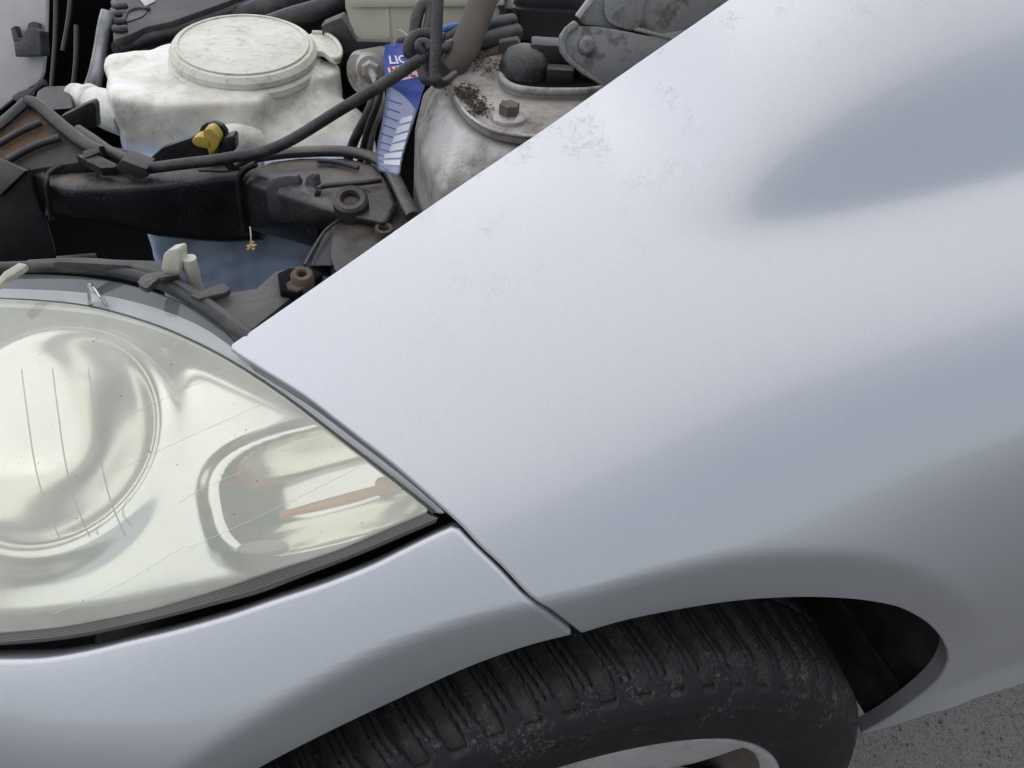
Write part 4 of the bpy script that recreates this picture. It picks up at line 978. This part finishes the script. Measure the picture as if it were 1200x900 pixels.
prism_p('arm_edge', [(675, 18), (694, -8), (700, -8), (680, 22)], h0-hn*0.005, hn, 0.006, 'frame_panel', hg, 0.001)
prism_p('arm_ridge', [(744, 36), (748, 32), (800, 46), (800, 51)], h0+hn*0.001, hn, 0.006, 'hinge', hg, 0.0012)
hp = PP(687, 53, h0, hn)
lathe('hinge_pin', [(0, .0042), (.0045, .0042), (.0052, .0036), (.0056, .0036), (.0062, .0030), (.0068, .0), (0, 0)], hp, hn, 'hinge', hg, 32)
# --- black relay box and cables behind the strut tower
rb = empty('relay_box'); rb.parent = car
r0 = PD(640, 30, 0.80)
prism_p('box_body', [(590, 9), (668, 13), (700, 16), (700, 46), (660, 50), (600, 48), (594, 30)], r0, HN, 0.06, 'plastic_clean', rb, 0.003)
prism_p('box_rib', [(583, 6), (590, 6), (603, 44), (597, 46)], r0+HN*0.006, HN, 0.02, 'plastic', rb, 0.001)
prism_p('box_rib', [(600, 9), (604, 9), (612, 46), (607, 46)], r0+HN*0.004, HN, 0.01, 'plastic', rb, 0.001)
prism_p('box_lid', [(600, 8), (612, -12), (700, -16), (700, 15)], r0-HN*0.01, HN, 0.05, 'grey_plastic', rb, 0.002)
prism_p('bracket_stub', [(584, 50), (606, 46), (610, 52), (604, 62), (596, 68), (584, 66)], PD(596, 58, 0.70), HN, 0.01, 'hose', car, 0.002)
tube('harness', [PD(480, 62, .66), PD(508, 56, .68), PD(540, 38, .70), PD(565, 30, .72), PD(600, 24, .76)], 0.0062, 'rubber', car)
tube('harness', [PD(505, 72, .70), PD(545, 52, .71), PD(575, 44, .73), PD(605, 38, .76)], 0.0080, 'rubber', car)
tube('harness', [PD(520, 80, .72), PD(560, 66, .73), PD(590, 58, .74)], 0.0055, 'hose', car)
tube('blue_wire', [PD(512, 40, .69), PD(522, 34, .69), PD(536, 31, .70), PD(552, 30, .71), PD(570, 14, .74), PD(585, -6, .76)], 0.0032, 'blue_wire', car)
tube('coolant_hose', [PD(520, 84, .66), PD(534, 72, .665), PD(547, 50, .67), PD(557, 25, .675), PD(567, -4, .68), PD(576, -40, .69), PD(590, -110, .71), PD(640, -150, .76)], [0.0090, 0.0112, 0.0116, 0.0116, 0.0116, 0.0116, 0.0116, 0.0116], 'hose', car, 18)
# flat black strap that stands beside the hose, turned at its foot
sp_ = [PD(517, -150, .59), PD(514, -40, .60), PD(513, 0, .605), PD(511, 50, .61), PD(510, 84, .615), PD(512, 96, .617), PD(520, 97, .625), PD(532, 88, .64)]
tube('black_strap', sp_, [0.0044, 0.0044, 0.0044, 0.0044, 0.0044, 0.0046, 0.0044, 0.0040], 'plastic', car, 12, 6, 0.7)
# cable loops by the strap
def loop_tube(pts, r, mat='rubber'): return tube('cable_loop', [PD(x, y, d) for x, y, d in pts], r, mat, car, 10, 6)
loop_tube([(484, 64, .66), (487, 30, .66), (492, 10, .66), (501, 5, .66), (505, 16, .66), (500, 45, .655)], 0.0048)
loop_tube([(480, 66, .655), (480, 52, .65), (489, 42, .65), (503, 40, .65), (520, 46, .65)], 0.0050)
loop_tube([(497, 62, .64), (491, 56, .638), (492, 50, .638), (500, 50, .638), (504, 58, .638)], 0.0034, 'grey_plastic')
loop_tube([(499, 72, .645), (495, 84, .645), (499, 95, .645), (510, 92, .65)], 0.0034)
loop_tube([(460, 56, .70), (468, 49, .70), (480, 48, .70), (490, 56, .70)], 0.0034)
loop_tube([(404, 200, .80), (415, 165, .77), (432, 132, .74), (440, 110, .73), (447, 92, .72)], 0.0045)
loop_tube([(420, 200, .79), (430, 155, .74), (441, 125, .72), (446, 105, .715)], 0.0032, 'plastic_clean')
# the thin black prop rod lying over the reservoir and the duct
tube('prop_rod', [PD(168, 198, .715), PD(215, 192, .70), PD(262, 186, .695), PD(325, 172, .69), PD(400, 128, .67), PD(450, 98, .655), PD(486, 74, .645), PD(500, 66, .642)], [0.0048]*8, 'rubber', car, 14)
tube('rod_hook', [PD(492, 72, .642), PD(502, 62, .642), PD(510, 60, .645), PD(522, 55, .655), PD(545, 46, .69), PD(580, 36, .74)], 0.0042, 'rubber', car, 12)

# --- brake fluid reservoir and master cylinder
bf = empty('brake_fluid_reservoir'); bf.parent = car; bf['label'] = 'yellowed brake fluid reservoir at the back of the bay'
b0 = PD(480, 20, .80)
prism_p('brake_reservoir_body', [(402, -30), (404, 10), (409, 26), (416, 42), (424, 47), (570, 47), (585, 40), (590, -30)], b0, HN, 0.07, 'brake_tank', bf, 0.005)
prism_p('brake_reservoir_seam', [(404, -3), (408, 6), (414, 9), (590, 8), (590, -2)], b0+HN*0.004, HN, 0.08, 'brake_tank', bf, 0.002)
prism_p('brake_reservoir_rib', [(452, 10), (456, 10), (458, 44), (454, 44)], b0+HN*0.0012, HN, 0.01, 'brake_tank', bf, 0.0008)
mc = empty('master_cylinder'); mc.parent = car
m0 = PD(424, 86, .80); m1 = PD(480, 76, .84)
lathe('cylinder_body', [(0, .004), (.018, .004), (.021, 0), (.0215, -.03), (.019, -.075), (0, -.075)], m0, m0-m1, 'plate', mc, 32)
nt_ = PD(434, 82, .775)
lathe('pipe_nut', [(0, .006), (.007, .006), (.009, .003), (.009, -.008), (0, -.008)], nt_, HN+np.array([.2, 0, .2]), 'plate', mc, 6, 30)
lathe('pipe_fitting', [(0, -.004), (.012, -.004), (.0135, -.008), (.0135, -.02), (0, -.02)], nt_, HN+np.array([.2, 0, .2]), 'plate', mc, 24)
tube('brake_pipe', [nt_, PD(441, 96, .755), PD(447, 112, .74), PD(446, 130, .74), PD(436, 155, .76), PD(430, 200, .80)], 0.0035, 'plate', mc)
prism_p('booster_bracket', [(376, 30), (400, 20), (418, 48), (470, 50), (470, 62), (380, 64)], PD(420, 50, .90), HN, 0.02, 'grey_plastic', car, 0.002)

# --- engine cover behind the reservoir, metal pipe and radiator panel at the front
ec = empty('engine_cover'); ec.parent = car
e0 = [(134, 46), (150, 41), (172, 31), (200, 25), (262, 3), (330, -24), (420, -60), (420, -120), (140, -120), (131, -40)]
prism_z('cover_top', e0, 0.752, 0.012, 'grey_plastic', ec, 0.003)
e1 = [PZ(x, y, 0.741) for x, y in [(131, 44), (133, 52), (150, 48), (200, 31), (330, -10), (425, -50), (425, -130), (132, -130)]]
hull('cover_skirt', e1+[np.array([p[0], p[1]-0.006, 0.715]) for p in e1]+[np.array([p[0], p[1]+0.03, 0.58]) for p in e1], 'plastic', ec, 0.008, 3)
for i_, (x, y) in enumerate([(134, 4), (133, 13), (133, 22), (134, 31)]):
    tube('cover_rib', [PZ(x, y, .746), PZ(x+3, y+4, .754), PZ(x+14, y+3, .754)], 0.0045, 'grey_plastic', ec, 10, 3)
prism_z('cover_slot', [(144, 21), (148, 15), (158, 11), (172, 11), (168, 18), (156, 23), (147, 25)], 0.7535, 0.002, 'plastic', ec, 0.0006, 3)
tube('slot_lip', [PZ(x, y, .7542) for x, y in [(145, 22), (149, 14), (160, 10), (176, 10)]], 0.0022, 'grey_plastic', ec)
prism_z('cover_sticker', [(163, -2), (176, -6), (182, 1), (170, 7)], 0.7535, 0.0012, 'frame_panel', ec, 0.0003)
tube('cover_bead', [PZ(x, y, .738) for x, y in [(136, 58), (165, 48), (200, 38), (260, 17), (330, -8), (400, -30)]], 0.008, 'rubber', ec, 12, 4)
tube('black_hose', [PD(250, 34, 1.06), PD(310, 12, 1.05), (PD(350, -4, 1.04)), PD(400, -22, 1.03)], 0.016, 'rubber', car, 16)
tube('black_hose', [PD(290, 40, .98), PD(340, 22, .96), PD(385, 8, .95), PD(410, -14, .95)], 0.0125, 'rubber', car, 16)
tube('metal_pipe', [PD(126, 14, .95), PD(122, 32, .95), PD(117, 62, .95), PD(112, 88, .95), PD(108, 104, .96)], [0.0072, 0.0074, 0.0074, 0.0080, 0.0095], 'pipe', car, 16)
for (xa, ya, xb, yb, d) in [(84, -20, 74, 60, 1.1), (90, 30, 84, 120, 1.05), (66, -20, 60, 110, 1.15)]:
    tube('dark_rod', [PD(xa, ya, d), PD((xa+xb)/2+2, (ya+yb)/2, d), PD(xb, yb, d)], 0.0035, 'plastic_clean', car, 8, 3)
fp = empty('front_panel'); fp.parent = car; fp['label'] = 'pale grey painted front panel with black clip'
q0 = PD(25, 60, .92); qn = HN+np.array([-.25, 0, .45]); qn /= np.linalg.norm(qn)
prism_p('panel_sheet', [(-40, -40), (54, -40), (54, 10), (53, 50), (50, 84), (46, 96), (20, 112), (0, 128), (-40, 150)], q0, qn, 0.006, 'frame_panel', fp, 0.003)
prism_p('panel_lip', [(13, 113), (22, 107), (38, 102), (46, 92), (50, 100), (42, 106), (38, 116), (22, 124)], q0+qn*0.01, qn, 0.01, 'plastic', fp, 0.002)
prism_p('panel_clip', [(15.5, 50), (22, 48), (26, 45), (26, 39), (31, 33), (40, 32), (46, 36), (48, 65), (18, 66.5)], q0+qn*0.016, qn, 0.014, 'plastic', fp, 0.0015)
prism_p('panel_clip', [(31, 33), (33, 27), (38, 25), (44, 27), (52, 57), (47, 57), (44, 35)], q0+qn*0.010, qn, 0.006, 'plastic_clean', fp, 0.001)
prism_p('panel_clip', [(12, 33), (17, 30), (21, 44), (25, 45), (25, 48), (16, 50)], q0+qn*0.012, qn, 0.008, 'plastic', fp, 0.001)

# ------------------------------------------------------------------ things on the car: service tag, dried flower, dead leaf crumbs
tg = tag(empty('service_tag', tuple(PD(476, 64, .665))), 'blue and white printed paper service tag hanging from the cables', 'tag')
TL_ = [(452, 52), (449, 72), (453, 98), (451, 122), (447, 146), (442, 170), (440, 186), (444, 200)]
TR_ = [(470, 50), (488, 65), (500, 88), (494, 112), (487, 136), (479, 160), (472, 184), (468, 206)]
TD_ = [.672, .668, .664, .662, .664, .668, .670, .668]
TLs = crom([np.array([*a_, d_]) for a_, d_ in zip(TL_, TD_)], 6); TRs = crom([np.array([*a_, d_+.004]) for a_, d_ in zip(TR_, TD_)], 6)
TLs = np.array(TLs); TRs = np.array(TRs)
def tpt(u, v, off=0.0):
    k_ = np.clip(v, 0, 1)*(len(TLs)-1); i = int(min(k_, len(TLs)-2)); f_ = k_-i
    a_ = TLs[i]*(1-f_)+TLs[i+1]*f_; b_ = TRs[i]*(1-f_)+TRs[i+1]*f_; p = a_*(1-u)+b_*u
    D = p[2]+0.004*math.sin(u*math.pi)*1.0-off
    return PD(p[0], p[1], D)-np.array(tg.location)
def sheet(name, uv, mat, off, nv=1, thick=0.0):
    bm = bmesh.new(); n = len(uv)
    a_ = [bm.verts.new(tpt(u, v, off)) for u, v in uv]
    if thick:
        b_ = [bm.verts.new(tpt(u, v, off-thick)) for u, v in uv]; bm.faces.new(b_[::-1])
        for i in range(n): bm.faces.new((a_[i], b_[i], b_[(i+1) % n], a_[(i+1) % n]))
    bm.faces.new(a_); return from_bm(name, bm, mat, tg, False)
def strip_sheet(name, v0, v1, u0, u1, mat, off, thick=0.0):
    """a curved band of the tag; u0 and u1 give its two sides, as numbers or functions of v"""
    f0 = u0 if callable(u0) else (lambda v: u0); f1 = u1 if callable(u1) else (lambda v: u1)
    nv = max(2, int((v1-v0)*40)); nu = 6; bm = bmesh.new()
    G = [[bm.verts.new(tpt(f0(v)+(f1(v)-f0(v))*q/nu, v, off)) for q in range(nu+1)] for v in np.linspace(v0, v1, nv)]
    for A_, B_ in zip(G[:-1], G[1:]):
        for q in range(nu): bm.faces.new((A_[q], A_[q+1], B_[q+1], B_[q]))
    if thick:
        r_ = bmesh.ops.solidify(bm, geom=list(bm.faces), thickness=thick)
    return from_bm(name, bm, mat, tg, True)
strip_sheet('tag_sheet', 0, 1, 0, 1, 'tag_pale', 0.0, 0.0004)
edge = lambda v: float(np.clip((v-0.30)/0.24, 0, 1))**0.8
strip_sheet('tag_header', 0.0, 0.54, edge, 1.0, 'tag_blue', 0.0006)
def tag_text(name, body, u0, v0, du, dv, mat, off, slant=0.0):
    c_ = bpy.data.curves.new('t', 'FONT'); c_.body = body; c_.size = 1.0; c_.offset = 0.03
    o_ = bpy.data.objects.new('t', c_); COL.objects.link(o_)
    me_ = bpy.data.meshes.new_from_object(o_.evaluated_get(bpy.context.evaluated_depsgraph_get())); bpy.data.objects.remove(o_)
    xs_ = [v.co.x for v in me_.vertices]; w_ = max(xs_)
    for v in me_.vertices:
        u = u0+du*v.co.x/w_; vv = v0-dv*v.co.y+slant*v.co.x/w_
        v.co = Vector(tpt(u, vv, off))
    return link(name, me_, mat, tg, False)
tag_text('tag_lettering', 'LIQUI', 0.16, 0.165, 0.95, 0.085, 'tag_white', 0.0012, 0.035)
strip_sheet('tag_print_panel', 0.19, 0.285, 0.10, 0.92, 'tag_white', 0.0010)
tag_text('tag_lettering', 'MOLY', 0.14, 0.245, 0.78, 0.090, 'tag_red', 0.0016, 0.045)
for i_, v in enumerate(np.arange(0.42, 0.97, 0.058)):
    u_a = max(0.0, 0.06); u_b = min(0.55, 0.62)
    bm = bmesh.new(); n_ = 8
    A_ = [bm.verts.new(tpt(0.06+0.42*q/n_, v-0.02+0.055*q/n_, 0.0009)) for q in range(n_+1)]; B_ = [bm.verts.new(tpt(0.06+0.42*q/n_, v-0.014+0.055*q/n_, 0.0009)) for q in range(n_+1)]
    for q in range(n_): bm.faces.new((A_[q], A_[q+1], B_[q+1], B_[q]))
    from_bm('tag_text_line', bm, 'tag_ink', tg, False)
for (u0_, u1_, va, vb) in [(0.56, 0.92, 0.56, 0.60), (0.52, 0.92, 0.615, 0.665), (0.50, 0.94, 0.68, 0.73), (0.48, 0.94, 0.745, 0.80), (0.30, 0.94, 0.815, 0.86), (0.30, 0.94, 0.875, 0.92)]:
    strip_sheet('tag_field', va, vb, u0_, u1_, 'tag_white', 0.0009)
tube('tag_string', [np.array(tpt(.45, .03, .001)), np.array(tpt(.6, -.0, .004))+np.array([0.004, 0, .01]), PD(487, 50, .655)-np.array(tg.location)], 0.0006, 'thread', tg, 6)

fl = tag(empty('dried_flower', tuple(PD(294, 268, .62))), 'tiny dried yellow flower hanging by a thread in front of the duct', 'flower')
fo = np.array(fl.location)
tube('thread', [PD(293, 266, .625)-fo, PD(294, 276, .62)-fo, PD(294, 282, .62)-fo], 0.0005, 'thread', fl, 6)
bm = bmesh.new()
for i in range(12):
    p = PD(295+rng.normal()*2.2, 287+rng.normal()*2.6, .62)-fo; s = 0.0015
    bmesh.ops.create_icosphere(bm, subdivisions=1, radius=s, matrix=Matrix.Translation(p) @ Matrix.Rotation(rng.uniform(0, 6), 4, 'X') @ Matrix.Diagonal((1, .5, .7, 1)))
from_bm('flower_head', bm, 'petal', fl, False)
def crumbs(name, label, cx, cy, z, n, spread, mat):
    base = PZ(cx, cy, z); bm = bmesh.new()
    for i in range(n):
        q = np.array([rng.normal()*spread, rng.normal()*spread*1.4, abs(rng.normal())*0.0015]); s = float(rng.uniform(.0004, .0013))
        M4 = Matrix.Translation(q) @ Matrix.Rotation(rng.uniform(0, 6), 4, 'Z') @ Matrix.Rotation(rng.uniform(-.8, .8), 4, 'X') @ Matrix.Diagonal((1.4, .7, .35, 1))
        vv = bmesh.ops.create_icosphere(bm, subdivisions=1, radius=s, matrix=M4)['verts']
        for v in vv: v.co += Vector(rng.normal(size=3)*s*.2)
    o = from_bm(name, bm, mat, None, False); o.location = tuple(base); o['kind'] = 'stuff'; o['label'] = label; o['category'] = 'debris'
    return o
crumbs('leaf_debris', 'dark leaf crumbs in the corner of the strut mounting plate', 548, 112, 0.8475, 260, 0.006, 'dead_leaf')
crumbs('soil_debris', 'dark soil crumbs along the edge of the strut mounting plate', 562, 128, 0.8475, 200, 0.005, 'dead_leaf')
tag(crumbs('twig_debris', 'pale twig bits and dust on top of the strut tower', 560, 72, 0.8475, 200, 0.010, 'hose'), 'pale twig bits and dust at the back of the strut tower', 'debris')
